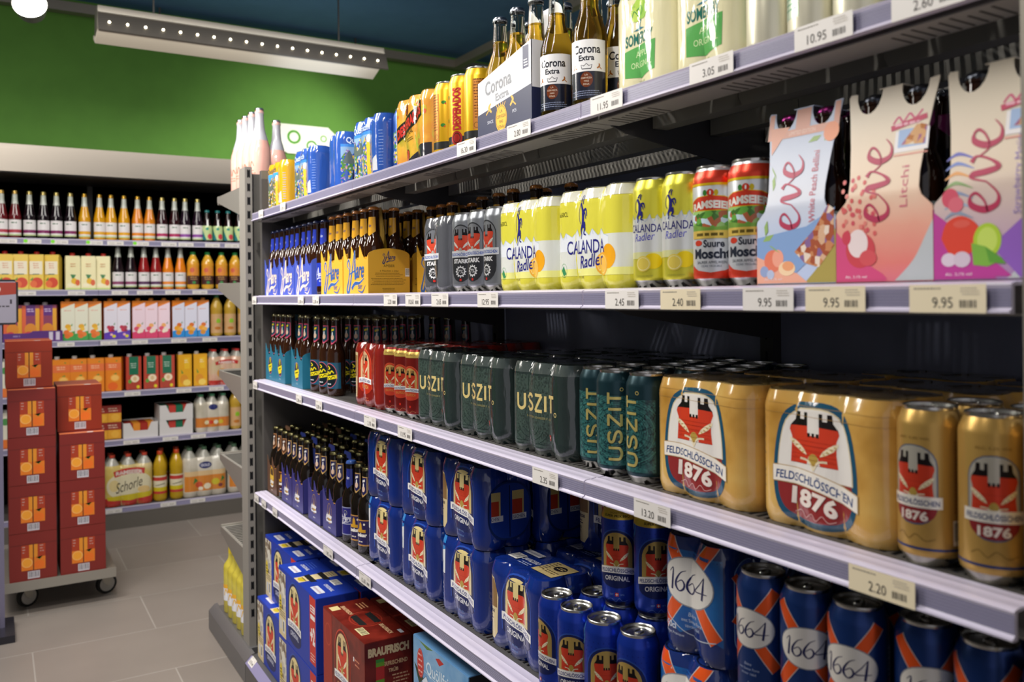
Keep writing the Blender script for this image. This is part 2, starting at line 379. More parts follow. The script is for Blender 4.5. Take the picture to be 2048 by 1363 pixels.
def slots(m, x, y, z0, n, w=.011, face='-y', k=('#0c0c10', 'matte')):
    for i in range(n):
        z = z0+.05*i
        pts = [(-w/2, -.0145), (-.0016, -.0145), (0, -.011), (.0016, -.0145), (w/2, -.0145), (w/2, .0145), (.0016, .0145), (0, .011), (-.0016, .0145), (-w/2, .0145)]
        for q in tessellate_polygon([[Vector((a, b, 0)) for a, b in pts]]):
            m.quad([((x+pts[i_][0], y, z+pts[i_][1]) if face == '-y' else (x, y+pts[i_][0], z+pts[i_][1])) for i_ in q], k)
def slotted_post(x, y, w, d, z0, z1, face):
    m = MB(); m.box(x, x+w, y, y+d, z0, z1, GR if face == '-y' else GD)
    n = int((z1-z0-.06)/.05)
    if face == '-y': slots(m, x+w*.52, y-.0006, z1-.025-.05*(n-1), n)
    else: slots(m, x-.0006, y+d*.4, z1-.03-.05*(n-1), n)
    return m
BAYS = [(.430, 1.095, 'narrow right bay'), (1.095, 2.095, 'middle bay'), (2.095, 3.095, 'left bay')]
for bi, (a, b, nm) in enumerate(BAYS):
    t = tag(bpy.data.objects.new('shelving_bay', None), 'anthracite metal beer shelving, %s of the right-hand run' % nm, 'shelving', 'bays of the beer shelving'); COL.objects.link(t); t.location = (1, (a+b)/2, 0)
    t.location = (0, 0, 0)
    bp = MB(); bp.box(1.245, 1.25, a, b, .105, 1.83, ('#868ba4', 'paint'))
    ob('back_panel', bp, t)
    ob('upright_post', slotted_post(1.222, a+.0005 if bi else a-.03, .022, .03, .105, 1.83, '-x'), t)
    for z in LIPS.values():
        s = ob('shelf', deck(a, b, z+.031), t); ob('price_rail', rail(a, b, z, sec=bi), s); ob('underside_beams', beams(a, b, z+.0295), s)
        ob('bracket', bracket(a+.003, z+.028), s)
        if bi == 2: ob('bracket', bracket(b-.004, z+.028), s)
    # base tray with sloped front
    s = MB(); s.prism([(.755, .004), (.755, .078), (.778, .101), (.80, .104), (1.25, .104), (1.25, .004)], 'y', a+.001, b-.001, ('#6f6e70', 'steel'))
    base = ob('base_tray', s, t)
    s = MB(); s.prism([(.7535, .079), (.7765, .102), (.779, .1005), (.756, .0775)], 'y', a+.002, b-.002, ('#8d89ae', 'plastic')); ob('price_rail', s, base)
m = MB(); m.box(.83, 1.25, 3.103, 3.125, .1, 1.83, ('#4f4c4a', 'paint')); m.box(.83, 1.25, 3.0995, 3.103, 1.80, 1.83, ('#6f6a60', 'paint')); m.box(.83, 1.25, 3.1, 3.103, .1, 1.8, ('#4f4c4a', 'paint'))
tag(ob('side_panel', m), 'dark grey metal side panel closing the far left end of the beer shelves', 'side panel')
# near-right upright edge at the border of the picture
m = MB(); m.box(.785, .812, .388, .417, 0, 2.1, ('#8f8a80', 'steel'))
tag(ob('corner_post', m), 'pale grey upright post at the right edge of the picture', 'post')
# ---------------------------------------------------------------- end unit facing the back aisle
t = tag(bpy.data.objects.new('end_shelving_unit', None), 'grey metal end shelving with slotted post and stepped shelves of wine', 'shelving'); COL.objects.link(t)
ob('slotted_post', slotted_post(.787, 3.165, .026, .085, .1, 1.85, '-y'), t)
m = MB(); m.box(1.66, 1.686, 3.165, 3.25, .1, 1.85, GR); ob('slotted_post', m, t)
m = MB(); m.box(.812, 1.66, 3.20, 3.215, .1, 1.83, ('#6a6762', 'paint')); ob('back_panel', m, t)
EZ = [1.783, 1.43, 1.078, .738, .444]
for z in EZ:
    m = MB(); m.box(.79, 1.68, 3.25, 3.61, z-.004, z-.002, GR); m.box(.79, 1.68, 3.605, 3.62, z-.03, z+.004, ('#b5b1a9', 'steel'))
    for i in range(14): m.box(.80, 1.67, 3.265+i*.024, 3.275+i*.024, z-.0021, z-.001, ('#1c1b1a', 'matte'))
    s = ob('shelf', m, t)
    m = MB(); m.prism([(3.25, z), (3.61, z), (3.61, z-.022), (3.25, z-.10)], 'x', .786, .789, ('#a09c96', 'steel')); ob('bracket', m, s)
m = MB(); m.prism([(3.15, .004), (3.15, .104), (3.66, .104), (3.72, .07), (3.72, .004)], 'x', .785, 1.69, ('#7f7e80', 'steel'))
m.prism([(.755, .004), (.755, .078), (.778, .101), (.79, .104), (.79, .004)], 'y', 3.10, 3.70, ('#7f7e80', 'steel')); ob('base_tray', m, t)
# ---------------------------------------------------------------- wall unit of the juice aisle
W = 5.6; FX0, FX1 = -1.3, 3.2
t = tag(bpy.data.objects.new('wall_shelving', None), 'juice wall shelving with lavender price rails under a brushed steel band', 'shelving'); COL.objects.link(t)
FZ = [1.694, 1.398, 1.10, .79, .50]
m = MB(); m.box(FX0, FX1, W+.5, W+.505, 0, 2.1, ('#3a3836', 'paint'))
for x in (-.45, .52, 1.5, 2.5): m.box(x, x+.03, W+.47, W+.5, 0, 2.1, ('#47443f', 'paint'))
ob('back_panel', m, t)
m = MB(); m.box(FX0, FX1, W-.02, W+.0, 2.10, 2.255, special('brushed_steel', mat_brushed)); m.box(FX0, FX1, W, W+.48, 2.235, 2.255, ('#8d8880', 'steel')); m.box(FX0, FX1, W, W+.48, 2.095, 2.11, ('#55524e', 'paint')); ob('header_band', m, t)
def frail(z, x0, x1):
    m = MB(); y = W; m.box(x0, x1, y-.003, y, z, z+.004, ('#c9c3d8', 'plastic')); m.box(x0, x1, y, y+.008, z, z+.028, ('#84819c', 'plastic')); m.box(x0, x1, y-.001, y+.03, z+.028, z+.033, ('#c9c3d8', 'plastic')); return m
for z in FZ:
    m = MB(); m.box(FX0, FX1, W+.01, W+.47, z+.012, z+.030, ('#403e3c', 'paint')); s = ob('shelf', m, t)
    for x0, x1 in ((FX0, -.435), (-.435, .535), (.535, 1.515), (1.515, 2.515)): ob('price_rail', frail(z, x0+.001, x1-.001), s)
m = MB(); m.box(FX0, FX1, W, W+.48, .0, .10, ('#77726b', 'steel')); m.box(FX0, FX1, W+.031, W+.47, .10, .130, ('#55524e', 'paint')); m.box(FX0, FX1, W-.003, W+.03, .095, .115, ('#b9b5b8', 'steel')); ob('base_tray', m, t)
m = MB(); m.box(FX0, FX1, W-.004, W, .10, .128, ('#8d89a8', 'plastic')); m.box(FX0, FX1, W-.006, W, .126, .132, ('#c9c3d8', 'plastic')); ob('price_rail', m, t)
# ---------------------------------------------------------------- ceiling track, luminaire, spot, wall sign
m = MB(); m.box(-2, 3.9, 5.95, 6.02, 3.16, 3.22, ('#8b8478', 'steel')); m.box(3.1, 3.16, 2.0, 5.95, 3.16, 3.22, ('#8b8478', 'steel'))
for x in (-.6, .95, 2.3): m.box(x-.006, x+.006, 5.98, 5.99, 3.22, 3.28, ('#4c4a46', 'steel'))
tag(ob('ceiling_track', m), 'grey metal lighting track hanging below the blue ceiling', 'lighting track')
t = tag(bpy.data.objects.new('strip_luminaire', None), 'long grey louvred strip lamp with a row of LED dots above the juice wall', 'lamp'); COL.objects.link(t)
m = MB(); y = 4.7; x0, x1 = .455, 1.975
m.prism([(y+.02, 2.72), (y-.02, 2.80), (y-.02, 2.83), (y+.12, 2.83), (y+.12, 2.80), (y+.14, 2.72)], 'x', x0, x1, ('#7b766d', 'steel')); m.box(x0, x1, y-.03, y-.02, 2.796, 2.802, ('#9b968c', 'steel')); ob('housing', m, t)
m = MB(); m.prism([(y-.022, 2.795), (y-.06, 2.70), (y-.052, 2.695), (y-.016, 2.79)], 'x', x0, x1+.01, ('#4a4641', 'steel')); ob('reflector', m, t)
m = MB(); m.prism([(y-.056, 2.70), (y+.06, 2.66), (y+.14, 2.70), (y+.14, 2.72), (y+.06, 2.69)], 'x', x0-.005, x1-.04, ('#b3ab9c', 'lite')); ob('diffuser', m, t)
for i in range(18):
    xx = x0+.05+i*(x1-x0-.1)/17; m = MB()
    for dz, r in ((.012, .006), (-.012, .004)): m.lathe([(0, -r), (r*.7, -r*.7), (r, 0), (r*.7, r*.7), (0, r)], ('#fff2d0', 'led'), 8)
    o = ob('led_dot', m, t); o.location = (xx, y-.046, 2.745)
for x in (x0+.27, x1-.25):
    m = MB(); m.box(x-.004, x+.004, y+.05, y+.058, 2.83, 3.28, ('#4c4a46', 'steel')); m.box(x-.02, x+.02, y+.04, y+.07, 2.83, 2.845, ('#4c4a46', 'steel')); ob('hanger', m, t)
t = tag(bpy.data.objects.new('track_spotlight', None), 'round glowing white spotlight at the top left corner', 'lamp'); COL.objects.link(t); t.location = (.165, 4.7, 2.78); t.rotation_euler = (R(72), 0, R(-10))
m = MB(); m.lathe([(.0, -.05), (.06, -.05), (.078, .02), (.074, .02), (.07, .012), (0, .012)], ('#5a5a58', 'steel')); ob('housing', m, t)
m = MB(); m.lathe([(0, .030), (.05, .026), (.073, .014)], ('#fff6e0', 'glow')); ob('lens', m, t)
m = MB(); m.box(-.01, .01, -.0, .25, -.1, -.08, ('#5a5a58', 'steel')); ob('stem', m, t)
m = MB(); a = Art('matte'); a.lay = 30
pts = [(1.74, 2.62), (2.10, 2.62), (2.19, 2.54), (2.19, 2.47), (2.12, 2.41), (1.80, 2.41), (1.745, 2.44), (1.72, 2.49), (1.72, 2.585)]
m.prism([(x+.02, z) for x, z in pts], 'y', 6.085, 6.0995, ('#cfd3c6', 'paint'))
for cx, cz, r, w in ((1.865, 2.53, .05, .017), (1.995, 2.475, .04, .013), (2.085, 2.535, .025, .009)): a.ring(cx, cz, r, r, w, '#4f9130')
apply(m, a, flat_map((0, 6.085, 0), (1, 0, 0), (0, 0, 1), (0, -1, 0)))
tag(ob('wall_sign', m), 'white tag-shaped sign with green rings on the green wall', 'sign')
# ================================================================ product shapes
def can_prof(r, h): return [(0, .004), (r*.72, .003), (r*.78, 0), (r*.82, .003), (r*.97, .011), (r, .016), (r, h-.021), (r*.975, h-.016), (r*.83, h-.0045)]
def can(name, body, art, r=.033, h=.168, neck=None, foot=('#b9b9bb', 'tin'), tab=True):
    m = MB(); P = can_prof(r, h); Q = [(p[0], p[1]) for p in P]
    P = [(p[0], p[1], M(*foot)) if i < 4 else ((p[0], p[1], body if isinstance(body, bpy.types.Material) else M(*body)) if i < 6 else ((p[0], p[1], neck) if neck and i >= 6 else p)) for i, p in enumerate(P)]
    m.lathe(P, foot, 40)
    if art: apply(m, art, lathe_map(Q, r), gu=.0034, gv=[.011, .016, h-.021, h-.016], clip=(-9, 9, .004, h-.006))
    o = proto(name, m); tin = ('#c4c3bf', 'tin'); l = MB()
    l.lathe([(r*.825, h-.005), (r*.84, h-.003), (r*.835, h-.0008), (r*.80, h), (r*.765, h-.0012), (r*.755, h-.005), (r*.70, h-.0068), (r*.66, h-.0056), (0, h-.0056)], tin, 40)
    part('lid', l, o, 'silver metal lid')
    if tab:
        t = MB(); pts = []
        t.box(-.004, .0045, -.0015, .0015, h-.0056, h-.0046, tin)
        for a in range(0, 361, 24): pts.append((.0035+.0085*math.cos(R(a)), .0058*math.sin(R(a)), h-.0044))
        t.tube(pts, .0013, tin, 6); t.lathe([(0, h-.0055), (.003, h-.0045), (.0025, h-.0038), (0, h-.0036)], tin, 10, c=(-.003, 0)); part('pull_tab', t, o)
    return o
def pack_map(n, k, r, h, pull=1.0):
    Lf, Ls = (n-1)*2*r, (k-1)*2*r; a, b = Lf/2+r, Ls/2+r; q = PI*r/2; half = Lf/2+q+Ls+q+Lf/2
    def f(s, z):
        sg = 1 if s >= 0 else -1; t = abs(s)
        if t > half: t = 2*half-t; sg = -sg
        w = None
        if t <= Lf/2: p, nn = (-b, -t), (-1, 0); w = (t+Lf/2)/(2*r)
        elif t <= Lf/2+q: ph = (t-Lf/2)/r; p, nn = (-b+r-r*math.cos(ph), -Lf/2-r*math.sin(ph)), (-math.cos(ph), -math.sin(ph))
        elif t <= Lf/2+q+Ls: e = t-Lf/2-q; p, nn = (-b+r+e, -a), (0, -1); w = e/(2*r)
        elif t <= Lf/2+2*q+Ls: ph = (t-Lf/2-q-Ls)/r; p, nn = (b-r+r*math.sin(ph), -Lf/2-r*math.cos(ph)), (math.sin(ph), -math.cos(ph))
        else: e = t-Lf/2-2*q-Ls; p, nn = (b, -Lf/2+e), (1, 0); w = e/(2*r)
        d = 0; g = abs(z-h*.52)/(h*.5)
        if w is not None:
            fr = abs(w-round(w))*2; d = (.0045+.010*g**3)*fr**2.0*pull
        if z > h-.022: u_ = (z-(h-.022))/.022; d += .0065*u_**1.3
        if z < .014: d += .004*((.014-z)/.014)**1.5
        return (p[0]+nn[0]*-d, (p[1]-nn[1]*d)*sg, z), (nn[0], nn[1]*sg, 0)
    f.half = half; f.a = a; f.b = b; return f
def shrink_pack(name, body, art, n=3, k=2, r=.033, h=.168, top=None, topart=None, pull=1.0, handle=False, rims='#26282c'):
    m = MB(); f = pack_map(n, k, r, h, pull); S = int(2*f.half/.0052); zs = [0, .003, .007, .014, .03, .05, .075, .1, .125, .14, h-.022, h-.016, h-.010, h-.005, h-.0015]
    bi = m.mi(body); ti = m.mi(top or body); g = [[m.bm.verts.new(f(-f.half+2*f.half*i/S, z)[0]) for i in range(S)] for z in zs]
    for A, B in zip(g, g[1:]):
        for i in range(S): m.bm.faces.new((A[i], A[(i+1) % S], B[(i+1) % S], B[i])).material_index = bi
    last = g[-1]
    for sc, dz in ((.93, .0012), (.8, .0008), (.6, 0), (.35, 0)):
        ring = [m.bm.verts.new((v.co.x*(1-(1-sc)*.95) if 0 else v.co.x*sc, math.copysign(max(0, abs(v.co.y)-(f.b)*(1-sc)), v.co.y), h-.0015+dz)) for v in g[-1]]
        for i in range(S): m.bm.faces.new((last[i], last[(i+1) % S], ring[(i+1) % S], ring[i])).material_index = ti
        last = ring
    m.bm.faces.new(last).material_index = ti; m.bm.faces.new([v for v in g[0]][::-1]).material_index = bi
    if art: apply(m, art, f, gu=.0042, gv=.011, clip=(-9, 9, .001, h-.002))
    ta = topart or Art('film')
    if not topart and rims:
        for i in range(n):
            for j in range(k):
                cx, cy = (j-(k-1)/2)*2*r, (i-(n-1)/2)*2*r
                ta.ring(cy, cx, r*.80, r*.80, .0022, rims); ta.ell(cy, cx, r*.5, r*.5, rims)
    apply(m, ta, flat_map((0, 0, h+.0002), (0, 1, 0), (1, 0, 0), (0, 0, 1)))
    o = proto(name, m)
    if handle:      # oval opening at the end, two cans showing inside
        hm = MB(); a = Art('can'); a.rrect(-.052, .018, .052, .138, .045, '#16306e', 9); a.lay = 4
        a.rrect(-.048, .022, .048, .134, .042, '#1c3f9e', 9); a.rrect(-.001, .024, .001, .13, .0005, '#0a1330')
        for x0, x1 in ((-.044, -.022), (.006, .034)): a.rect(x0, .062, x1, .118, '#d8c27c'); a.rect(x0, .07, x1-.004, .1, '#c8432a'); a.rect(x0, .058, x1+.006, .07, '#e8e8ea')
        a.text('CHEN', -.035, .064, .007, '#1a2f7a', w=.018); a.text('SSCHEN', .022, .064, .007, '#1a2f7a', w=.028)
        apply(hm, a, flat_map((0, -f.a-.0008, 0), (1, 0, 0), (0, 0, 1), (0, -1, 0))); part('handle_opening', hm, o, 'oval handle hole showing blue cans')
    return o
def bottle(name, r, h, glass, cap, labels=(), neck=None, shape='long', seg=28, capname='bottle_cap'):
    """labels: (z0, z1, arc_half_width, art_fn, colour)"""
    if shape == 'long': P = [(0, .004), (r*.8, .002), (r*.93, 0), (r, .006), (r, .52*h), (r*.95, .56*h), (r*.78, .62*h), (r*.60, .67*h), (.0155, .73*h), (.0142, .82*h), (.0130, .94*h), (.0145, .945*h), (.0145, .962*h), (.013, .966*h), (.013, .985*h)]
    elif shape == 'juice': P = [(0, .004), (r*.9, 0), (r, .006), (r, .46*h), (r*.93, .50*h), (r*.62, .68*h), (r*.44, .80*h), (r*.40, .93*h), (r*.44, .935*h), (r*.44, .96*h), (r*.38, .97*h)]
    elif shape == 'wine': P = [(0, .006), (r*.9, 0), (r, .006), (r, .62*h), (r*.93, .67*h), (r*.5, .74*h), (.0145, .79*h), (.0140, .97*h), (.0155, .975*h), (.0155, .99*h)]
    elif shape == 'champ': P = [(0, .006), (r*.9, 0), (r, .006), (r, .45*h), (r*.95, .52*h), (r*.72, .63*h), (r*.47, .74*h), (.0165, .84*h), (.0150, .93*h), (.0175, .94*h), (.0175, .955*h), (.015, .96*h), (.0150, .985*h), (0, .99*h)]
    elif shape == 'corona': P = [(0, .005), (r*.85, .001), (r*.95, 0), (r, .007), (r, .50*h), (r*.96, .55*h), (r*.72, .64*h), (r*.52, .72*h), (.0150, .80*h), (.0128, .94*h), (.0145, .945*h), (.0145, .962*h), (.013, .966*h), (.013, .985*h)]
    elif shape == 'pet': P = [(0, .006), (r*.8, 0), (r*.97, .008), (r, .02), (r*.97, .3*h), (r, .34*h), (r*.96, .6*h), (r, .66*h), (r*.9, .75*h), (r*.55, .87*h), (.014, .92*h), (.014, .96*h)]
    m = MB(); m.lathe(P, glass, seg); o = proto(name, m)
    f = lathe_map(P, r)
    for z0, z1, hw, fn, col in labels or ():
        l = MB(); a = Art('gloss'); 
        if col: a.rect(-hw, z0, hw, z1, col)
        if fn: fn(a, hw, z0, z1)
        a.lay += 0; apply(l, a, f, gu=.004, gv=.012); part('label', l, o)
    if neck: 
        z0, z1, hw, fn, col = neck; l = MB(); a = Art('gloss'); q = hw
        if fn != 'full':
            a.poly([(-q, z0+.012), (0, z0), (q, z0+.012), (q, z1), (-q, z1)], col); fn and fn(a, q, z0, z1)
        else: a.rect(-PI*r, z0, PI*r, z1, col)
        apply(l, a, f, gu=.006, gv=.012); part('neck_label', l, o)
    if cap:
        c = MB()
        if shape in ('long', 'corona'):
            c.lathe([(.0150, .958*h), (.0152, .962*h), (.0146, .978*h), (.0130, .992*h), (.0095, h), (0, h+.0006)], cap, 42)
            vs = sorted(c.bm.verts, key=lambda v: v.co.z)[:84]
            for v in vs:
                k = round(math.atan2(v.co.y, v.co.x)/(2*PI/42)) % 2
                if k: v.co.x *= .93; v.co.y *= .93
        elif shape == 'juice': c.lathe([(r*.47, .93*h), (r*.47, .995*h), (r*.42, h), (0, h)], cap, 20)
        elif shape == 'pet': c.lathe([(.0165, .925*h), (.0165, .99*h), (.0145, h), (0, h)], cap, 16)
        else: c.lathe([(.0152, .83*h), (.0150, .97*h), (.0165, .975*h), (.0165, .992*h), (.014, h), (0, h)], cap, 20)
        part(capname, c, o)
    return o
def wave_edge(y0, y1, n, hi, lo):      # scalloped top edge of a bottle carrier, fin per bottle
    pts = []; c = (y1-y0)/n
    for i in range(n):
        a = y0+i*c
        for t, q in ((0, 1), (.12, .8), (.3, .42), (.5, .14), (.7, .02), (.86, .06), (.93, .25), (1, .9 if i < n-1 else .35)): pts.append((a+t*c, lo+(hi-lo)*q))
    return pts
def carrier(name, L, D, col, inner, front, end, n=3, hi=.128, lo=.088, arch=.118, side=.10, hh=.232, handle=None):
    m = MB(); a, b = L/2, D/2; T = .0011; pm = (col, 'card'); im = (inner, 'card')
    # local frame: front at -X, picture-left = +Y
    for sx in (-1, 1):
        pts = [(a, 0)]+[(-y, z) for y, z in wave_edge(-a, a, n, hi, lo)]+[(-a, 0)]
        x0, x1 = (sx*b, sx*b-sx*T); m.prism(pts, 'x', min(x0, x1), max(x0, x1), pm)
    for sy in (-1, 1):
        pts = [(-b, 0), (b, 0), (b, side)]+[(b*math.cos(R(t)), side+(arch-side)*math.sin(R(t))*1.0) for t in range(15, 180, 15)]+[(-b, side)]
        m.prism(pts, 'y', min(sy*a, sy*(a-T)), max(sy*a, sy*(a-T)), pm)
    m.box(-b, b, -a, a, 0, T, pm)
    for i in range(1, n): y = -a+L*i/n; m.box(-b+T, b-T, y-.0004, y+.0004, .002, lo*.9, im)
    af = Art('card'); front(af, L); apply(m, af, flat_map((-b, 0, 0), (0, -1, 0), (0, 0, 1), (-1, 0, 0)), gu=.03, clip=(-a, a, .0005, hi-.012))
    if end: ae = Art('card'); end(ae, D); apply(m, ae, flat_map((0, -a, 0), (1, 0, 0), (0, 0, 1), (0, -1, 0)), clip=(-b, b, .0005, arch))
    o = proto(name, m)
    h = MB(); w = a*.96; out = [(-w, .002), (w, .002), (w, lo), (w*.55, hh-.02), (w*.5, hh-.004), (w*.42, hh), (-w*.42, hh), (-w*.5, hh-.004), (-w*.55, hh-.02), (-w, lo)]
    hole = [(.022*math.cos(R(t)), hh-.028+.009*math.sin(R(t))) for t in range(0, 360, 30)]
    for x in (-T/2, T/2):
        vs = out+hole; T3 = tessellate_polygon([[Vector((p[0], p[1], 0)) for p in out], [Vector((p[0], p[1], 0)) for p in hole]])
        for q in T3: h.quad([(x, vs[i][0], vs[i][1]) for i in q], (handle or inner, 'card'))
    part('handle', h, o); return o
def box_proto(name, L, D, H, col, front=None, end=None, top=None, slots_=False, fin='card', front_side='x'):
    """carton: L along Y, D along X, H high, base at z 0; front faces -X (or -Y for the wall aisle)"""
    m = MB(); a, b = L/2, D/2; c = (col, fin)
    e = .0012; m.box(-b, b, -a, a, 0, H, c); bmesh.ops.bevel(m.bm, geom=m.bm.edges[:], offset=e, segments=2, affect='EDGES')
    for f in m.bm.faces: f.material_index = 0
    if front: A = Art(fin); front(A, L, H); apply(m, A, flat_map((-b, 0, 0), (0, -1, 0), (0, 0, 1), (-1, 0, 0)), gu=.06, gv=.06, clip=(-a+.001, a-.001, .001, H-.001))
    if end: A = Art(fin); end(A, D, H); apply(m, A, flat_map((0, -a, 0), (1, 0, 0), (0, 0, 1), (0, -1, 0)), gu=.06, gv=.06, clip=(-b+.001, b-.001, .001, H-.001))
    if top: A = Art(fin); top(A, L, D); apply(m, A, flat_map((0, 0, H), (0, -1, 0), (1, 0, 0), (0, 0, 1)), clip=(-a+.001, a-.001, -b+.001, b-.001))
    o = proto(name, m)
    if slots_:
        s = MB()
        for x in (-b*.32, b*.32): s.prism([(x-.009, -.035), (x+.009, -.04), (x+.009, .04), (x-.009, .035)], 'z', H+.0001, H+.0004, ('#0b0b0d', 'matte'))
        part('carry_handle', s, o, 'dark carry slots in the top')
    return o
# ================================================================ artwork
def castle(a, cx, y, w, h, red='#cf3f28', blk='#1b1517', wheat='#f0e2c0', gold='#b99a4a'):
    X = lambda p: [(cx-w/2+u*w, y+v*h) for u, v in p]
    a.poly(X([(.02, 0), (.36, 0), (.40, .15), (.60, .15), (.64, 0), (.98, 0), (.95, .25), (.95, .50), (1, .64), (.97, .72), (.62, .74), (.62, .56), (.38, .56), (.38, .74), (.03, .72), (0, .64), (.05, .50)]), red)
    for f in (lambda u: u, lambda u: 1-u):
        a.poly([(cx-w/2+f(u)*w, y+v*h) for u, v in [(.0, .64), (.03, .72), (.38, .74), (.38, 1), (.31, 1), (.31, .86), (.22, .86), (.22, 1), (.13, 1), (.11, .84), (.02, .72)]], blk)
    for u in (.38, .47, .56): a.rect(cx-w/2+u*w, y+.53*h, cx-w/2+(u+.055)*w, y+.61*h, blk)
    for v in (.12, .24, .36): a.rect(cx-w*.40, y+v*h, cx+w*.40, y+(v+.006)*h, '#a52e20')
    for sg in (-1, 1):
        lf = [(.05, .05), (.16, .10), (.32, .22), (.40, .34), (.42, .42), (.35, .40), (.22, .30), (.11, .18)]
        a.poly([(cx+sg*(.08+u*.98)*w, y+(.14+v*.8)*h) for u, v in (lf if sg > 0 else lf[::-1])], wheat)
        for t in (.25, .45, .65, .85): a.line([(cx+sg*(.10+.36*t)*w, y+(.18+.27*t)*h), (cx+sg*(.15+.36*t)*w, y+(.15+.28*t)*h)], w*.018, gold, sm=False)
    a.ell(cx, y+.10*h, w*.10, h*.12, gold, 14)
    a.line([(cx-w*.28, y+.10*h), (cx-w*.1, y+.07*h), (cx, y-.10*h)], w*.03, wheat); a.line([(cx+w*.28, y+.10*h), (cx+w*.1, y+.07*h), (cx, y-.10*h)], w*.03, wheat)
def arch_pts(cx, y0, w, h, n=14, flare=0):
    r = w/2; return [(cx-r-flare, y0), (cx+r+flare, y0)]+[(cx+r*math.cos(PI*i/n), y0+h-r*1.1+r*1.1*math.sin(PI*i/n)) for i in range(n+1)]
def feld(a, cx, y0, w, h, bg='#e6d49a', word='ORIGINAL', wcol='#e9e9ef', ring='#16235c', btext='#1d2f7d', banner='#f2f0ee', arc=-4.0, rim='#2a4fae', tl=0):
    a.poly(arch_pts(cx, y0-h*.34, w*1.32, h*1.44), rim); a.poly(arch_pts(cx, y0-h*.34, w*1.26, h*1.40), ring)
    a.ell(cx, y0-h*.30, w*.63, h*.24, ring, 20)
    a.poly(arch_pts(cx, y0, w, h), bg); castle(a, cx, y0+h*.06, w*.76, h*.82)
    n = 12; bw = w*1.29; bh = h*.185; yb = y0-h*.03
    f = lambda x: arc*(x-cx)**2+tl*(x-cx)
    vs = [(cx-bw/2+bw*i/n, yb-bh/2+f(cx-bw/2+bw*i/n)) for i in range(n+1)]+[(cx-bw/2+bw*i/n, yb+bh/2+f(cx-bw/2+bw*i/n)) for i in range(n, -1, -1)]
    a.poly(vs, banner); a.text('FELDSCHLÖSSCHEN', cx, yb, bh*.66, btext, w=bw*.90, arc=arc, bold=.02, rot=math.degrees(math.atan(tl)))
    if word: a.text(word, cx, yb-bh*1.25, bh*.72, wcol, w=bw*.62, bold=.02, arc=arc, rot=math.degrees(math.atan(tl)))
def barcode_tag(a, x, y, w=.02, h=.012): a.bars(x, y, x+w, y+h)
# --- blue lager
def art_feld_can():
    a = Art('can')
    for i in range(-12, 13):
        for j in range(4): a.ell(i*.0085+(j % 2)*.004, .112+j*.0085, .0009, .0012, '#122a86', 6)
    a.xf = lambda u, v: (u, v)
    feld(a, 0, .066, .054, .060, bg='#b79a55'); a.rect(-.003, .020, .003, .026, '#d0342c'); a.rect(-.0022, .0225, .0022, .0235, '#ffffff'); a.rect(-.0005, .0208, .0005, .0252, '#ffffff')
    a.text('SEIT', -.009, .023, .0026, '#7fa0e0'); a.text('1876', .009, .023, .0026, '#7fa0e0'); a.line([(-.018, .012), (-.010, .016), (-.002, .011), (.004, .017), (.01, .012), (.018, .014)], .0006, '#6f90d8')
    a.lay = 3; a.rect(.055, .02, .085, .12, '#17307e'); a.bars(.058, .022, .068, .055); a.rows(.071, .083, .11, 16, .0055, .0016, '#8fa8dc')
    a.lay = 3; a.ring(-.060, .142, .017, .019, .0015, '#6fc4e8'); a.rrect(-.069, .136, -.052, .152, .003, '#bfe3ea'); a.text('FELDSCHLÖSSCHEN', -.06, .129, .0028, '#bfe0f0', w=.018)
    return a
# --- shrink packs, blue lager
def art_feld_pack(kind):
    a = Art('film'); 
    if kind == 'water':
        a.poly([(-.122, .118), (-.062, .130), (-.062, .168), (-.122, .168)], '#2f86cf'); a.poly([(-.122, .085), (-.064, .085), (-.062, .138), (-.122, .122)], '#e9edf2')
        a.ring(-.088, .098, .019, .023, .0022, '#c9d6e6'); a.ell(-.088, .098, .0115, .0155, '#1d5fae'); a.line([(-.096, .104), (-.088, .092), (-.082, .103)], .003, '#e8eef5'); a.rect(-.090, .070, -.085, .076, '#d0342c')
        a.text('SCHWEIZER GEWÄSSER', -.088, .117, .0035, '#1d3f8e', w=.036, arc=-30); a.text('REINIGTE', -.088, .0795, .0038, '#1d3f8e', w=.026, arc=25)
        a.text('SCHWEIZER', -.088, .062, .0055, '#e9edf2', w=.034); a.text('GEWÄSSER', -.088, .053, .0055, '#e9edf2', w=.034); a.rows(-.108, -.07, .044, 4, .006, .002, '#7fa6de')
    elif kind == 'photo':
        a.poly([(-.124, .020), (-.066, .016), (-.056, .03), (-.052, .10), (-.066, .135), (-.124, .150)], '#d9c79a')
        a.poly([(-.122, .078), (-.056, .078), (-.056, .112), (-.066, .132), (-.122, .146)], mottled('family_photo_print', ('#8a6a42', '#d8cdb8', '#5a4a3a', '#b8822e', '#e8e2d4'), 90))
        a.text('BBQ-REISE', -.090, .069, .007, '#23202a', w=.052, bold=.03); a.rows(-.116, -.066, .059, 2, .005, .002, '#4a4036'); a.ell(-.108, .045, .006, .008, '#3a3f5a'); a.text('4000', -.084, .046, .006, '#23202a'); a.text('BBQ', -.084, .038, .006, '#23202a'); a.rows(-.112, -.085, .026, 2, .004, .002, '#4a4036')
    else:
        a.ring(-.088, .128, .020, .022, .0018, '#5fb4e8'); a.ell(-.088, .128, .013, .015, '#3f9ade'); a.line([(-.098, .11), (-.092, .08), (-.098, .05), (-.09, .02)], .006, '#2f7fd0')
    feld(a, .013, .070, .084, .084, arc=-1.6, bg='#dcc98c', tl=-.12); a.text('ALC. 4,8% VOL.', .004, .026, .0036, '#7fa0e0', rot=-6); a.text('CLASSIQUE', .006, .016, .0036, '#7fa0e0', rot=-6)
    return a
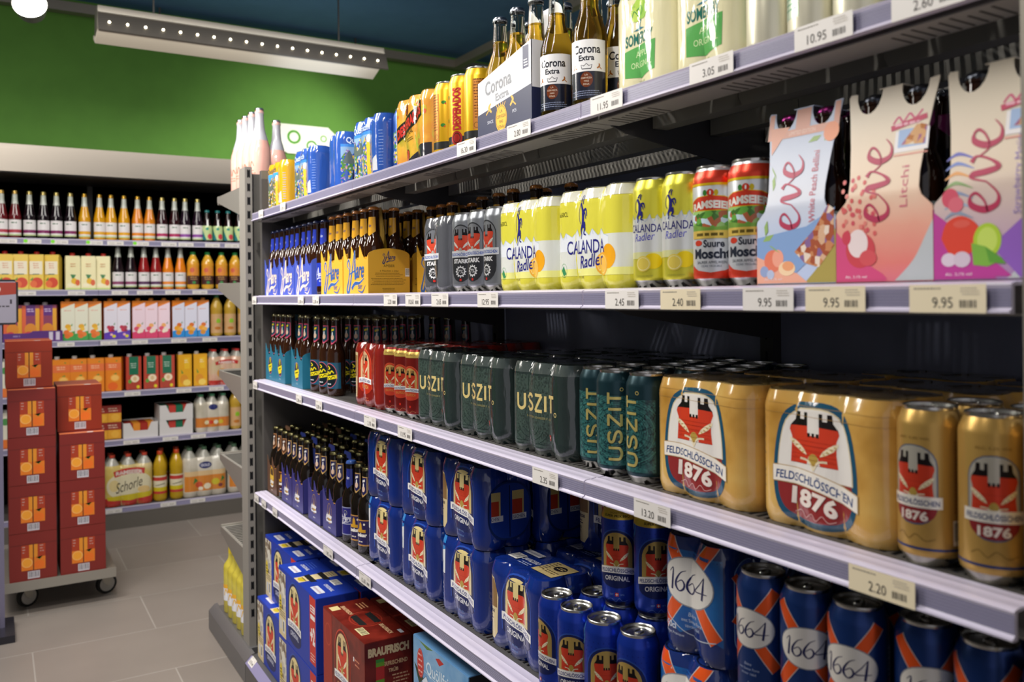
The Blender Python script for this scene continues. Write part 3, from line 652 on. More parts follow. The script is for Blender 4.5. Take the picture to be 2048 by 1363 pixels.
def top_feld(a):
    a.rect(-.082, -.030, -.012, .034, '#c9b37c'); a.ell(-.052, .012, .017, .012, '#1c1a18'); a.rows(-.064, -.041, .014, 2, .006, .003, '#c9b37c'); a.rows(-.032, -.014, .026, 6, .008, .003, '#5a4b2a'); a.rows(-.075, -.03, -.010, 2, .007, .003, '#5a4b2a')
    a.text('ORIGINAL', .022, -.006, .013, '#d9dce8', w=.056, bold=.02); a.rows(.0, .04, -.022, 2, .007, .003, '#a9b6dc'); a.bars(.052, -.024, .084, .004); a.rect(.030, .016, .088, .034, '#e8e8ec'); a.text('Feldschlösschen', .059, .025, .007, '#1d2f7d', w=.05)
    return a
# --- 1876 gold
def art_1876(pk=True):
    a = Art('film' if pk else 'can'); s = 1.0
    if pk:
        a.xf = lambda u, v: (u*.86-.006, v)
        w, h, y0 = .138, .154, .004
        def shp(k): return [(-w*.20*k, y0+h*.985-h*.0*(1-k)), (w*.20*k, y0+h*.985), (w*.40*k, y0+h*.86), (w*.5*k, y0+h*.55), (w*.5*k, y0+h*.22), (w*.36*k, y0+h*.05), (0, y0), (-w*.36*k, y0+h*.05), (-w*.5*k, y0+h*.22), (-w*.5*k, y0+h*.55), (-w*.40*k, y0+h*.86)]
        def sc(P, q, cy=.085): return [(x*q, cy+(v-cy)*q) for x, v in P]
        base = smooth_line(shp(1)+[shp(1)[0]], 4)[:-1]
        a.poly(base, '#21506b'); top = [p for p in sc(base, .90) if p[1] > .062]; top.sort(key=lambda p: math.atan2(p[1]-.08, p[0])); a.poly(top, '#d8c9a4')
        top2 = [p for p in sc(base, .875) if p[1] > .062]; top2.sort(key=lambda p: math.atan2(p[1]-.08, p[0])); a.poly(top2, '#e9e4de')
        castle(a, 0, .081, .084, .063)
        for i in range(1, 7): a.rect(-.038, .076+i*.0055, .038, .0763+i*.0055, '#7a1c16')
        a.lay += 0; low = [p for p in sc(base, .90) if p[1] <= .064]; low.sort(key=lambda p: math.atan2(p[1]-.064, p[0])); a.poly([(-.061, .064)]+low+[(.061, .064)], '#8f2f30')
        n = 12; bw = .142; f = lambda x: -1.4*x*x-.13*x
        vs = [(-bw/2+bw*i/n, .052+f(-bw/2+bw*i/n)) for i in range(n+1)]+[(-bw/2+bw*i/n, .0715+f(-bw/2+bw*i/n)) for i in range(n, -1, -1)]
        a.poly([(x*1.02, y+(-.001 if i <= n else .001)) for i, (x, y) in enumerate(vs)], '#b99a6a'); a.poly(vs, '#efe9df'); a.text('FELDSCHLÖSSCHEN', 0, .0618, .0130, '#24447c', w=.130, arc=-1.4, bold=.02, rot=-7.4)
        a.text('1876', 0, .038, .023, '#efe2d8', w=.078, bold=.04, arc=-1.2, rot=-7); a.line([(-.035, .020), (-.022, .024), (-.014, .016), (-.004, .022), (.004, .015), (.014, .022), (.024, .016), (.036, .019)], .0009, '#d9a9a4')
        a.xf = lambda u, v: (u, v)
        for j, y in enumerate((.118, .107, .096, .086, .064, .055, .043)): a.line([(-.118+.0026*k_, y+.0018*math.sin(k_*1.7+j)) for k_ in range(14)], .0008, '#4a6a70')
        for y in (.15, .138): a.line([(-.12, y), (-.07, y+.002), (.07, y-.001), (.14, y+.001)], .0005, '#b08a4a')
    else:
        a.rrect(-.0245, .044, .0245, .128, .022, '#4c5f7e'); a.rrect(-.0232, .0455, .0232, .1268, .021, '#b9b4a8')
        a.lay += 0; pts = [(-.0232, .068), (.0232, .068), (.0232, .062)]+[(.0232*math.cos(R(-t)), .060-.0145*math.sin(R(t))) for t in range(0, 181, 15)]; a.poly(pts, '#8f2b30')
        castle(a, 0, .072, .043, .048); a.rect(-.029, .062, .029, .0745, '#efe9df'); a.text('FELDSCHLÖSSCHEN', 0, .0683, .007, '#2a3f78', w=.052, bold=.02)
        a.text('1876', 0, .0535, .0105, '#efe2d8', w=.030, bold=.04); a.line([(-.022, .03), (-.014, .034), (-.006, .028), (.002, .034), (.012, .028), (.022, .031)], .0006, '#7a6030')
        a.rect(-.104, .018, .104, .0205, '#2a3f78'); a.text('ALC. 5.2% VOL', 0, .135, .0026, '#8a6a30', w=.034); a.lay = 2
        a.bars(.040, .024, .058, .050); a.rows(.042, .0445, .13, 20, .0038, .0028, '#a5713a'); a.rows(.047, .0495, .13, 20, .0038, .0028, '#a5713a'); a.rows(.052, .0545, .13, 20, .0038, .0028, '#a5713a')
    return a
# --- USZIT
def rings_tree(a, cx, cy, rm, cols, u0, u1, n=15, seed=3):
    rr = random.Random(seed)
    for i in range(1, n):
        r = rm*i/n; ph = rr.random()*6; a.line([(max(u0, min(u1, cx+r*(1+.05*math.sin(3*t_+ph))*math.cos(t_))), cy+r*1.0*(1+.05*math.cos(4*t_+ph))*math.sin(t_)) for t_ in [2*PI*k/22 for k in range(23)] if .016 < cy+r*1.05*math.sin(t_) < .143 and .016 < cy+r*.95*math.sin(t_)], .0006+.0007*(i % 3 == 0), cols[i % len(cols)], sm=False) if r < .05 else None
def uszit_word(a, cx, cy, h, w, col, vert=False):
    t = h*.17
    L = {'U': [[(0, 1), (0, .3), (.04, .12), (.18, 0), (.32, 0), (.46, .12), (.5, .3), (.5, 1)]], 'S': [[(.48, .82), (.40, .96), (.25, 1), (.08, .94), (.02, .78), (.08, .62), (.26, .52), (.44, .40), (.5, .22), (.42, .06), (.25, 0), (.08, .05), (0, .2)]],
         'Z': [[(0, 1), (.5, 1)], [(.5, 1), (0, 0)], [(0, 0), (.52, 0)]], 'I': [[(0, 1), (0, 0)]], 'T': [[(0, 1), (.5, 1)], [(.25, 1), (.25, 0)]]}
    adv = {'U': .74, 'S': .74, 'Z': .74, 'I': .24, 'T': .62}; tot = sum(adv[c] for c in 'USZIT')+.16; s = w/tot; x = -w/2+t/2
    for c in 'USZIT':
        for ln in L[c]:
            pts = [((x+p[0]*s), -h/2+p[1]*(h-t)+t/2) for p in ln]
            pts = [(cx-q[1], cy+q[0]) if vert else (cx+q[0], cy+q[1]) for q in pts]; a.line(pts, t, col, sm=len(ln) > 3)
        x += adv[c]*s
    p = (x+.02*s, -h/2+.04*h); p = (cx-p[1], cy+p[0]) if vert else (cx+p[0], cy+p[1]); a.ring(p[0], p[1], t*.75, t*.75, t*.28, col, 16)
def art_uszit(pk):
    a = Art('film' if pk else 'can'); g = mottled('tree_ring_print_'+str(pk), ('#35433f', '#2c3834', '#3d4d47', '#27322f', '#394842') if pk else ('#2a5a58', '#1c4144', '#336866', '#143034', '#255050'), 330, .3)
    if pk:
        a.rect(-.112, .012, .050, .143, g); a.rect(-.2, .147, .2, .167, '#454d4b'); uszit_word(a, -.001, .094, .034, .128, '#cdb87a'); a.text('SCHÜTZEN. SCHWEIZER WALD.', .004, .068, .0048, '#9a8f5c', w=.082)  # grey shoulder band is the film's highlight painted as colour
        for i in range(1, 9): r = .012*i; a.line([(-.02+r*math.cos(t_)*1.1, .05-abs(r*math.sin(t_))*.7) for t_ in [PI+PI*k/12 for k in range(13)] if .05-abs(r*math.sin(t_))*.7 > .014], .0007, '#1c302c', sm=False) if i < 7 else None
        a.rect(.034, .030, .043, .040, '#c8322a'); a.rect(.0365, .0345, .0405, .0355, '#ffffff'); a.rect(.0380, .033, .0390, .037, '#ffffff')
    else:
        a.rect(-.040, .017, .040, .128, g)
        for i in range(1, 11): r = .0055*i; a.line([(max(-.04, min(.04, r*math.cos(t_))), .078+r*.95*math.sin(t_)) for t_ in [2*PI*k/20 for k in range(21)]], .0005, ('#0f2a2c', '#5a9a90')[i % 2], sm=False)
        for i in range(12): t_ = 2*PI*i/12+.2; a.line([(.004*math.cos(t_), .078+.004*math.sin(t_)), (.034*math.cos(t_), .078+.045*math.sin(t_))], .0005, '#0f2a2c', sm=False)
        uszit_word(a, 0, .083, .0245, .116, '#d3c173', vert=True); a.lay = 3
        a.rows(.046, .062, .138, 3, .004, .0016, '#b9b48a'); a.rows(.046, .062, .118, 5, .004, .0012, '#8aa09a')
    return a
# --- Calanda
def mountains(a, x0, x1, y, h, col='#a9bfdc', fill=None, seed=4):
    rr = random.Random(seed); pts = []; x = x0; up = 0
    while x < x1: pts.append((x, y+(h*(.55+.45*rr.random()) if up else h*.25*rr.random()))); x += (x1-x0)/16*(.6+.8*rr.random()); up = 1-up
    pts.append((x1, y)); 
    if fill: a.poly(pts+[(x1, y-.02), (x0, y-.02)], fill)
    a.line(pts, .0009, col, sm=False)
    for i in range(1, len(pts)-1):
        if pts[i][1] > y+h*.5: a.line([pts[i], (pts[i][0]+.002, pts[i][1]-h*.5)], .0007, col, sm=False); a.line([(pts[i][0]-.002, pts[i][1]-.002), (pts[i][0]-.004, pts[i][1]-h*.6)], .0005, col, sm=False)
def ibex(a, cx, y, h, c='#2b2a7c'):
    X = lambda P: [(cx+u*h, y+v*h) for u, v in P]
    a.line(X([(-.02, .30), (.02, .45), (.02, .60), (.00, .70)]), [h*.10, h*.13, h*.12, h*.08], c); a.line(X([(0, .68), (-.06, .80), (-.08, .84)]), [h*.09, h*.08, h*.05], c)
    a.line(X([(-.05, .86), (.0, .95), (.08, 1.0)]), [h*.05, h*.05, h*.02], c); a.line(X([(.05, .80), (.07, .90), (.12, .98)]), [h*.04, h*.04, h*.02], c)
    a.line(X([(-.08, .84), (-.18, .70), (-.20, .50), (-.12, .36)]), h*.022, c); a.line(X([(.03, .62), (.18, .68), (.22, .52)]), [h*.07, h*.05, h*.03], c); a.line(X([(.04, .57), (.12, .60), (.16, .50), (.18, .46)]), [h*.05, h*.04, h*.02], c)
    a.line(X([(-.02, .32), (-.08, .22), (-.05, .12), (-.08, .02)]), [h*.10, h*.07, h*.04, h*.04], c); a.line(X([(.02, .32), (.12, .26), (.07, .14), (.18, .10)]), [h*.10, h*.07, h*.05, h*.03], c); a.line(X([(.09, .40), (.11, .30)]), h*.09, c)
def art_calanda(pk):
    a = Art('film' if pk else 'can')
    if pk:
        a.rect(-.2, .149, .2, .167, '#d4d4c4'); a.rect(-.2, .028, .2, .088, '#d6d9d2'); a.rect(-.2, .022, .2, .034, '#e6e58a'); mountains(a, -.125, .06, .084, .018, fill='#dfe4ea')
        a.xf = lambda u, v: (u*.74-.006, v)
        a.ell(.088, .052, .024, .020, '#eaa523', 20); a.ell(.062, .040, .024, .019, '#ecac3a', 20); a.ell(.062, .040, .0195, .0155, '#f5dc8a', 20); a.ell(.062, .040, .018, .014, '#f0bc50', 20)
        ibex(a, -.004, .082, .074); a.text('CALANDA', .004, .070, .023, '#2b2a7c', w=.138, bold=.01); a.text('Radler', .026, .047, .021, '#2b2a7c', w=.080, shear=.25, rot=4, bold=.01)
        a.text('6x50CL', -.080, .128, .008, '#4a4a20', w=.036); a.ring(-.078, .032, .011, .012, .0008, '#5a9a5a'); a.poly([(-.087, .032), (-.079, .040), (-.069, .026), (-.079, .022)], '#3f8a5a'); a.text('CITRON GIVRÉ', -.018, .020, .0045, '#5a5a28', w=.036)
    else:
        a.rect(-.104, .05, .104, .104, '#dcdedb'); a.rect(-.104, .044, .104, .054, '#e3e3a4'); mountains(a, -.04, .055, .096, .016, fill='#dcdedb'); ibex(a, -.008, .098, .044)
        a.ell(.014, .040, .014, .012, '#f3d31c', 18); a.ell(-.002, .036, .013, .012, '#f0d860', 18); a.ring(-.002, .036, .011, .010, .001, '#f8f0b0')
        a.text('CALANDA', 0, .090, .0125, '#2b2a7c', w=.056, bold=.01); a.text('Radler', .0, .077, .0115, '#3f3fc0', w=.034, shear=.25, rot=4); a.text('CITRON GIVRÉ', .0, .018, .0022, '#a5a54a', w=.028); a.lay = 2; a.rows(.05, .056, .09, 10, .008, .0035, '#8a8f98'); a.bars(.048, .02, .056, .05, bg='#b9a8c8', fg='#6a3f6a')
    return a
def art_stark(pk):
    a = Art('film' if pk else 'can'); cx = 0
    if pk: a.xf = lambda u, v: (u*1.25-.004, v)
    a.poly(arch_pts(cx, .05, .050, .092), '#3a3c40'); a.poly(arch_pts(cx, .05, .047, .089), '#7c7f84' if not pk else '#6c6f76'); castle(a, cx, .082, .038, .050, red='#d24a34', wheat='#dcd8d0', gold='#b0aca4')
    pts = [(cx-.025, .075), (cx+.025, .075), (cx+.025, .052)]+[(cx+.025*math.cos(R(-t)), .050-.030*math.sin(R(t))) for t in range(0, 181, 20)]; a.poly(pts, '#35363a')
    a.rect(cx-.030, .072, cx+.030, .086, '#d8dade'); a.text('FELDSCHLÖSSCHEN', cx, .079, .0075, '#2f55b0', w=.054, bold=.02); a.text('STARK', cx, .064, .0095, '#e8e8ea', w=.036, bold=.05)
    a.ring(cx, .042, .0105, .0105, .0026, '#e8e8ea')
    for i in range(12): a.rect(cx+.0115*math.cos(i*PI/6)-.0012, .042+.0115*math.sin(i*PI/6)-.0012, cx+.0115*math.cos(i*PI/6)+.0012, .042+.0115*math.sin(i*PI/6)+.0012, '#e8e8ea')
    a.text('7%', cx, .042, .008, '#e8e8ea'); a.rect(cx-.0025, .022, cx+.0025, .027, '#d0342c'); return a
def art_ramseier():
    a = Art('can'); a.rect(-.104, .142, .104, .160, '#d9412a'); a.rect(-.104, .139, .104, .1425, '#e8c21e')
    a.poly([(-.036, .104), (.036, .104), (.036, .118), (.02, .124), (0, .126), (-.02, .124), (-.036, .118)], '#e8c21e'); a.poly([(-.035, .105), (.035, .105), (.035, .117), (.02, .123), (0, .125), (-.02, .123), (-.035, .117)], '#d9412a')
    a.text('RAMSEIER', 0, .113, .011, '#f2efe6', w=.062, bold=.05, arc=-4); a.ell(0, .129, .005, .005, '#d9412a'); a.rect(-.001, .1265, .001, .1315, '#ffffff'); a.ell(-.008, .129, .003, .004, '#3f8a3a'); a.ell(.008, .129, .003, .004, '#c8b020')
    a.rect(-.034, .076, .034, .104, mottled('orchard_print', ('#5f9a3f', '#8fb86a', '#a05a3a', '#bcd0dc', '#3f6a2c'), 130)); a.poly([(-.034, .076), (.034, .076), (.034, .084), (0, .081), (-.034, .086)], '#7fae4a')
    a.rect(-.034, .066, .034, .077, '#e8c860'); a.rows(-.023, .023, .0695, 1, .005, .004, '#6a5a20'); a.text('Suure', .004, .059, .0105, '#2a3040', w=.030, bold=.03); a.text('Moscht', .0, .045, .014, '#2a3040', w=.056, bold=.04); a.ell(-.020, .060, .007, .004, '#d9412a')
    a.text('SAURER APFELWEIN', 0, .033, .0038, '#3a4250', w=.044); a.text('CIDRE TROUBLE', 0, .028, .003, '#6a7280', w=.03)
    a.rect(-.104, .011, .104, .019, '#d9412a'); a.poly([(-.036, .019), (-.036, .03), (-.02, .022), (0, .019), (.02, .022), (.036, .03), (.036, .019)], '#d9412a'); return a
def art_q_pack(yel=False):
    a = Art('film'); a.xf = lambda u, v: (u*.70-.012, v); a.rect(-.108, .010, .070, .118, mottled('alp_festival_print'+str(yel), ('#4a7a34', '#c8a83c', '#7a5a9a', '#9aa4b0', '#2a4f9a') if not yel else ('#5a7a2c', '#c8a030', '#9a6a5a', '#b8b4c8', '#4a4a30'), 190))
    a.poly([(-.108, .088), (-.08, .118), (-.06, .10), (-.03, .122), (0, .095), (.03, .118), (.07, .09), (.07, .128), (-.108, .128)], '#7f9fc0' if not yel else '#3f8fc8'); a.rect(-.108, .122, .07, .130, '#3f7fc8' if not yel else '#3f9ad8')
    a.poly([(-.10, .074), (-.082, .104), (-.07, .112), (-.055, .086), (-.04, .094), (-.025, .116), (-.01, .10), (.015, .074)], '#56625c')
    for x, c in ((-.085, '#3a55a0'), (-.055, '#2a2a40'), (-.02, '#3a55a0'), (.012, '#8a8a3a')): a.ell(x, .04, .006, .018, c); a.ell(x, .062, .0035, .0045, '#c09878')
    a.poly([(.042, .014), (.062, .014), (.066, .11), (.04, .11)], '#e0b03a'); a.ell(.053, .11, .013, .01, '#f0ece0')
    a.text('Quöllfrisch', -.02, .140, .020, '#c9d6ea' if not yel else '#2a3550', w=.130, bold=.02); a.line([(-.06, .012), (-.03, .018), (-.01, .010), (.02, .016)], .002, '#2f9ad8'); a.lay = 3
    a.poly([(.10, .02), (.135, .02), (.13, .06), (.10, .05)], '#b9bcc2'); a.rows(.14, .16, .12, 12, .008, .002, '#7f98d0'); return a
def art_desp(pk):
    a = Art('film' if pk else 'can'); g = '#3f8a3a'
    if pk:
        a.xf = lambda u, v: (u*.76-.002, v+.10*u)
        for x, y, r in ((-.09, .14, .012), (.04, .145, .014), (.06, .05, .02), (-.10, .03, .016), (.1, .11, .015), (.15, .05, .02)): a.ell(x, y, r, r*.8, '#b8a83a', 10); a.ell(x+.006, y-.004, r*.5, r*.4, '#c8603a', 8)
        for t_ in (-.3, 0, .3, .6): a.line([(.05, .02), (.05+.05*math.sin(t_), .02+.06*math.cos(t_))], [.006, .001], '#8fa83a', sm=False)
        a.line([(-.092, .090), (.088, .120)], .038, '#23201c', sm=False); a.text('DESPERADOS', -.002, .105, .026, '#b8302c', w=.172, rot=9.5, bold=.05); a.ell(-.018, .138, .012, .014, '#23201c'); a.ring(-.018, .138, .009, .010, .003, '#b8302c')
        a.text('ORIGINAL', -.01, .079, .013, '#4a3c20', w=.07, rot=9); a.rows(-.02, .03, .066, 2, .005, .002, '#6a5a30')
        pts = [(-.13, .005), (.13, .005), (.13, .032), (.08, .036), (.03, .024), (-.02, .012)]; a.poly(pts, '#2c2c34'); a.ell(-.01, .028, .014, .015, '#b8302c'); a.ring(-.01, .028, .014, .015, .002, '#23201c'); a.line([(-.016, .022), (-.01, .036), (-.004, .022)], .002, '#23201c')
    else:
        a.rect(-.104, .018, .104, .034, '#2f3030'); a.ell(0, .03, .013, .015, '#a82c26'); a.ring(0, .03, .009, .011, .0015, '#23201c')
        a.line([(.0, .060), (.0, .140)], .024, '#f0c838', sm=False); a.text('DESPERADOS', 0, .092, .022, '#b8302c', w=.090, rot=90, bold=.06); 
        for i in range(8): a.line([(.02+.004*i, .036), (.03+.003*i, .06+.004*(i % 3))], [.004, .0005], g, sm=False)
        for x, y in ((.026, .13), (.03, .115), (-.028, .12), (-.03, .07), (.024, .125)): a.ell(x, y, .006, .004, g, 8); a.ell(x+.004, y-.003, .002, .002, '#c8432a', 6)
        a.lay = 3; a.rect(-.07, .036, -.04, .140, '#c8843a'); a.rows(-.068, -.042, .138, 14, .006, .002, '#6a3a18'); a.ring(-.062, .045, .006, .006, .001, '#5a4a18'); a.ring(-.048, .045, .006, .006, .001, '#5a4a18')
    return a
def corona_label(a, hw, z0, z1, big=1):
    zm = z0+(z1-z0)*.46; a.rect(-hw, z0, hw, zm, '#191d2c'); a.text('Corona', 0, z0+(z1-z0)*.84, (z1-z0)*.15, '#1d1f2a', w=hw*1.35, bold=.025); a.text('Extra', 0, z0+(z1-z0)*.69, (z1-z0)*.10, '#1d1f2a', w=hw*.75, bold=.03)
    y = z0+(z1-z0)*.54; a.line([(-hw*.22, y-.003), (-hw*.26, y+.003), (-hw*.12, y+.001), (0, y+.005), (hw*.12, y+.001), (hw*.26, y+.003), (hw*.22, y-.003)], .0012, '#2a2a30', sm=False); a.rect(-hw*.22, y-.0045, hw*.22, y-.003, '#2a2a30')
    for sg in (-1, 1): a.line([(sg*hw*.50, y-.003), (sg*hw*.62, y+.001), (sg*hw*.60, y+.005)], [.002, .003, .002], '#a8662a'); a.line([(sg*hw*.60, y), (sg*hw*.74, y-.004)], .0015, '#a8662a', sm=False)
    a.ell(0, z0+(z1-z0)*.32, hw*.30, (z1-z0)*.13, '#6a3014', 20)
    for i, t_ in enumerate(('LA', 'CERVEZA', 'MAS', 'FINA')): a.text(t_, 0, z0+(z1-z0)*(.40-i*.053), .0028, '#d9cdb8', w=len(t_)*.0026)
    a.rows(-hw*.8, hw*.8, z0+(z1-z0)*.12, 3, .0035, .0014, '#7f88a0')
def art_somersby(pk):
    a = Art('film' if pk else 'can')
    if pk:
        a.xf = lambda u, v: (u*.96+.024, v)
        a.ring(-.022, .128, .018, .017, .004, '#9cc050'); a.ell(-.03, .122, .011, .012, '#b4cc60'); a.ell(-.012, .124, .011, .013, '#8cb84a'); a.ell(-.022, .138, .012, .010, '#a8c858')
        a.line([(-.03, .127), (-.02, .133), (-.014, .124), (-.02, .118)], .0016, '#3f8a4a'); a.line([(-.038, .118), (-.034, .127), (-.026, .118)], .0014, '#3f8a4a'); a.line([(-.022, .098), (-.021, .106), (-.018, .112)], [.004, .002, .003], '#3f7a8a'); a.poly([(-.036, .096), (-.022, .101), (-.008, .097)], '#3f7a8a')
        a.text('SOMERSBY', -.020, .084, .018, '#2a6a5e', w=.066, bold=.03, arc=-1.2); pts = [(-.055, .028), (-.02, .024), (.016, .030), (.018, .074), (-.02, .073), (-.055, .068)]; a.poly(pts, '#58a054')
        a.text('APPLE', -.014, .060, .009, '#c9dca8', w=.034); a.text('ORIGINAL', -.016, .044, .009, '#c9dca8', w=.050); a.text('4x50cl', -.040, .150, .005, '#3a4a34'); a.text('Vol 4,5%', -.02, .018, .004, '#4a5a44'); a.poly([(.03, .004), (.10, .03), (.14, .034), (.14, .004)], '#58a054'); a.poly([(-.09, .003), (-.03, .003), (-.06, .012), (-.09, .014)], '#58a054')
    else:
        a.rect(-.030, .085, .030, .125, '#7fc02a'); a.text('ORIGINAL', 0, .094, .009, '#d9e8b8', w=.044); a.text('APPLE', 0, .109, .009, '#d9e8b8', w=.034); a.lay = 3; a.rect(-.085, .03, -.055, .13, '#a9b8a4'); a.rows(-.083, -.057, .125, 14, .0065, .002, '#3f7a5a')
    return a
def sig_aare(a, cx, cy, s, col, edge=None, sub=None, rot=0):
    for c, k in (((edge, 1.9), (col, 1)) if edge else ((col, 1),)):
        W_ = lambda l: [x*s*k if k == 1 else x*s+.0016 for x in l]
        a.line([(cx-.36*s, cy+.06*s), (cx-.48*s, cy+.16*s), (cx-.40*s, cy+.27*s), (cx-.32*s, cy+.12*s), (cx-.40*s, cy-.16*s), (cx-.50*s, cy-.38*s), (cx-.40*s, cy-.44*s), (cx-.24*s, cy-.10*s), (cx-.02*s, cy+.50*s)], W_([.02, .04, .05, .04, .05, .08, .09, .06, .03]), c)
        a.line([(cx-.02*s, cy+.50*s), (cx-.02*s, cy+.15*s), (cx+.0*s, cy-.16*s)], W_([.03, .08, .10]), c); a.line([(cx-.34*s, cy-.04*s), (cx-.02*s, cy+.03*s)], W_([.03, .04]), c, sm=False)
        a.line([(cx-.22*s, cy-.36*s), (cx-.02*s, cy-.25*s), (cx+.25*s, cy-.24*s), (cx+.50*s, cy-.14*s)], W_([.08, .08, .05, .02]), c)
    a.text('are', cx+.27*s, cy-.01*s, .25*s, col, w=.46*s, shear=.25, bold=.02)
    if sub: a.text(sub, cx+.18*s, cy-.46*s, .15*s, col, w=.26*s)
# ================================================================ products on the beer shelves
DT, DM, DL, DD, DB = 1.6765, 1.3805, 1.0815, .6815, .1045
G_BROWN, G_DARK = ('#2a1408', 'glass'), ('#120c08', 'glass')
def packs(p, lefts, x, z, desc, L=.2, cat='multipack', group=None, depth=.132, rot=0):
    return row(p, [(x+depth/2, y-L/2, z, rot) for y in lefts], desc, cat, group)
# ---- top shelf
P_qy = shrink_pack('beer_multipack', M('#c99a1e', 'film'), art_q_pack(True), rims='#6a5a20')
P_qb = shrink_pack('beer_multipack', M('#2a4f9e', 'film'), art_q_pack(), rims='#1a2f62')
row(P_qy, [(.908, 2.985, DT)], 'yellow shrink-wrapped six-pack with festival print at the far end of the top shelf', 'multipack')
row(P_qb, [(.908, 2.672, DT), (.942, 2.378, DT, 82), (.908, 2.136, DT)], 'blue shrink-wrapped can pack with mountain print on the top shelf', 'multipack', 'blue can packs on the top shelf')
P_qb1 = can('beer_can', ('#2a55a8', 'can'), (lambda a: (a.rect(-.05, .03, .05, .11, mottled('alp_festival_printFalse', ('#3f7a2c',), 75)), a)[1])(Art('can')))
row(P_qb1, [(.90, 1.992, DT, 30)], 'blue half-litre can wedged between blue packs and yellow-green pack', 'can')
P_qbot = bottle('beer_bottle', .031, .235, ('#3a1d0a', 'glass'), ('#1c2016', 'gloss'))
row(P_qbot, [(1.07, 2.93-.07*i, DT) for i in range(4)], 'brown bottle with dark cap behind the yellow pack on the top shelf', 'bottle', 'brown bottles behind the yellow six-pack')
P_dp = shrink_pack('beer_multipack', blend('tequila_film', ('#8a8a2a', '#c9a03a', '#c98a3a', '#d9b04a'), 12, .14, True), art_desp(True), rims='#7a6a30', n=3)
row(P_dp, [(.908, 1.848, DT)], 'yellow-green shrink pack with slanted red lettering on the top shelf', 'multipack')
P_dc = can('beer_can', ('#e0b01e', 'can'), art_desp(False), foot=('#c9b56a', 'tin'))
row(P_dc, [(.873, 1.706, DT, 93), (.873, 1.633, DT, 33), (.873, 1.563, DT, 157)], 'yellow can with black base band beside the white bottle carton', 'can', 'yellow cans on the top shelf')
# clear bottles of pale lager
def cl(a, hw, z0, z1): corona_label(a, hw, z0, z1)
def corona_bottle():
    o = bottle('lager_bottle', .0305, .246, ('#f4f4ea', 'clear'), ('#8f9298', 'tin'), [(.020, .118, .036, cl, '#e9e9ea')], shape='corona', seg=36)
    b = MB(); r = .0290; h = .246; b.lathe([(0, .007), (r*.9, .007), (r, .012), (r, .5*h), (r*.96, .55*h), (r*.70, .64*h), (r*.50, .72*h), (.0136, .795*h), (0, .796*h)], ('#ffcb3c', 'beer'), 28)
    part('beer', b, o, 'golden beer inside the clear glass'); return o
P_cb = corona_bottle()
row(P_cb, [(.868, 1.268, DT, 38), (.868, 1.170, DT, 42)], 'clear lager bottle with white and navy label beside the carton', 'bottle', 'front clear lager bottles')
row(P_cb, [(.935, 1.245, DT, 10), (.935, 1.180, DT, 70), (.94, 1.115, DT, 50), (1.0, 1.27, DT, 40), (1.0, 1.20, DT, 40), (1.0, 1.13, DT, 40)], 'clear lager bottle half hidden behind the two front lager bottles', 'bottle', 'clear lager bottles behind')
def cor_front(a, L):
    a.rect(-.1005, .0012, .1005, .050, '#23294a'); a.poly([(-.1005, .050), (-.1005, .054), (.1005, .078), (.1005, .050)], '#23294a')
    a.text('Corona', -.020, .104, .028, '#7f8288', w=.100, bold=.025, rot=4); a.text('Extra', -.005, .079, .015, '#8f9298', w=.050, bold=.03, rot=4)
    a.text('6', .080, .138, .014, '#e8e8ea'); a.lay -= 2; a.rect(.071, .110, .091, .151, '#2a3054'); a.lay += 2; a.rows(.074, .089, .124, 3, .005, .0022, '#e8e8ea')
    for sg in (-1, 1): a.line([(sg*.035-.01, .052), (sg*.045-.01, .062), (sg*.038-.01, .070)], [.004, .007, .003], '#d9a83a'); a.line([(sg*.045-.01, .058), (sg*.056-.01, .050)], .003, '#d9a83a', sm=False)
    for i in range(-2, 3): a.line([(i*.006-.01, .056), (i*.009-.01, .064)], .002, '#d9a83a', sm=False)
    a.rect(-.024, .052, .004, .056, '#d9a83a')
    a.ell(-.008, .034, .021, .026, '#e8b01e'); a.ring(-.008, .034, .019, .024, .001, '#6a4a14')
    for i, t_ in enumerate(('LA', 'CERVEZA', 'MAS', 'FINA')): a.text(t_, -.008, .048-i*.010, .006, '#5a3c14', w=len(t_)*.0048)
    a.text('SINCE', -.05, .034, .006, '#c9ccd8'); a.text('1925', .040, .040, .006, '#c9ccd8'); a.text('IMPORTED BEER FROM MEXICO', -.008, .008, .0035, '#c9ccd8', w=.05)
def corona_carton():
    m = MB(); c = ('#e6e6e8', 'card'); a, b = .1, .066; T = .0012
    fr = [(-a, 0), (a, 0), (a, .118), (-a, .158)]      # seen from inside: higher toward the near end
    for x in (-b, b-T): m.prism(fr, 'x', x, x+T, c)
    for y in (-a, a-T): m.prism([(-b, 0), (b, 0), (b, .158 if y < 0 else .118), (-b, .158 if y < 0 else .118)], 'y', y, y+T, c)
    m.box(-b, b, -a, a, 0, T, c); A = Art('card'); cor_front(A, .2); apply(m, A, flat_map((-b, 0, 0), (0, -1, 0), (0, 0, 1), (-1, 0, 0)))
    A = Art('card'); A.rect(-b, .001, b, .072, '#23294a'); apply(m, A, flat_map((0, -a, 0), (1, 0, 0), (0, 0, 1), (0, -1, 0)))
    o = proto('bottle_carton', m); h = MB(); h.prism([(-.095, .01), (.095, .01), (.095, .16), (-.03, .235), (-.09, .235), (-.095, .12)], 'x', -.0006, .0006, c); part('handle', h, o); return o
P_cc = corona_carton(); row(P_cc, [(.902, 1.404, DT)], 'white and navy six-bottle carton standing on the top shelf', 'carton')
row(P_cb, [(.902-.0325+.065*j, 1.404+.066-.066*i, DT+.002, 20) for i in range(3) for j in range(2)], 'clear silver-capped lager bottle inside the white carton', 'bottle', 'clear bottles in the white carton')
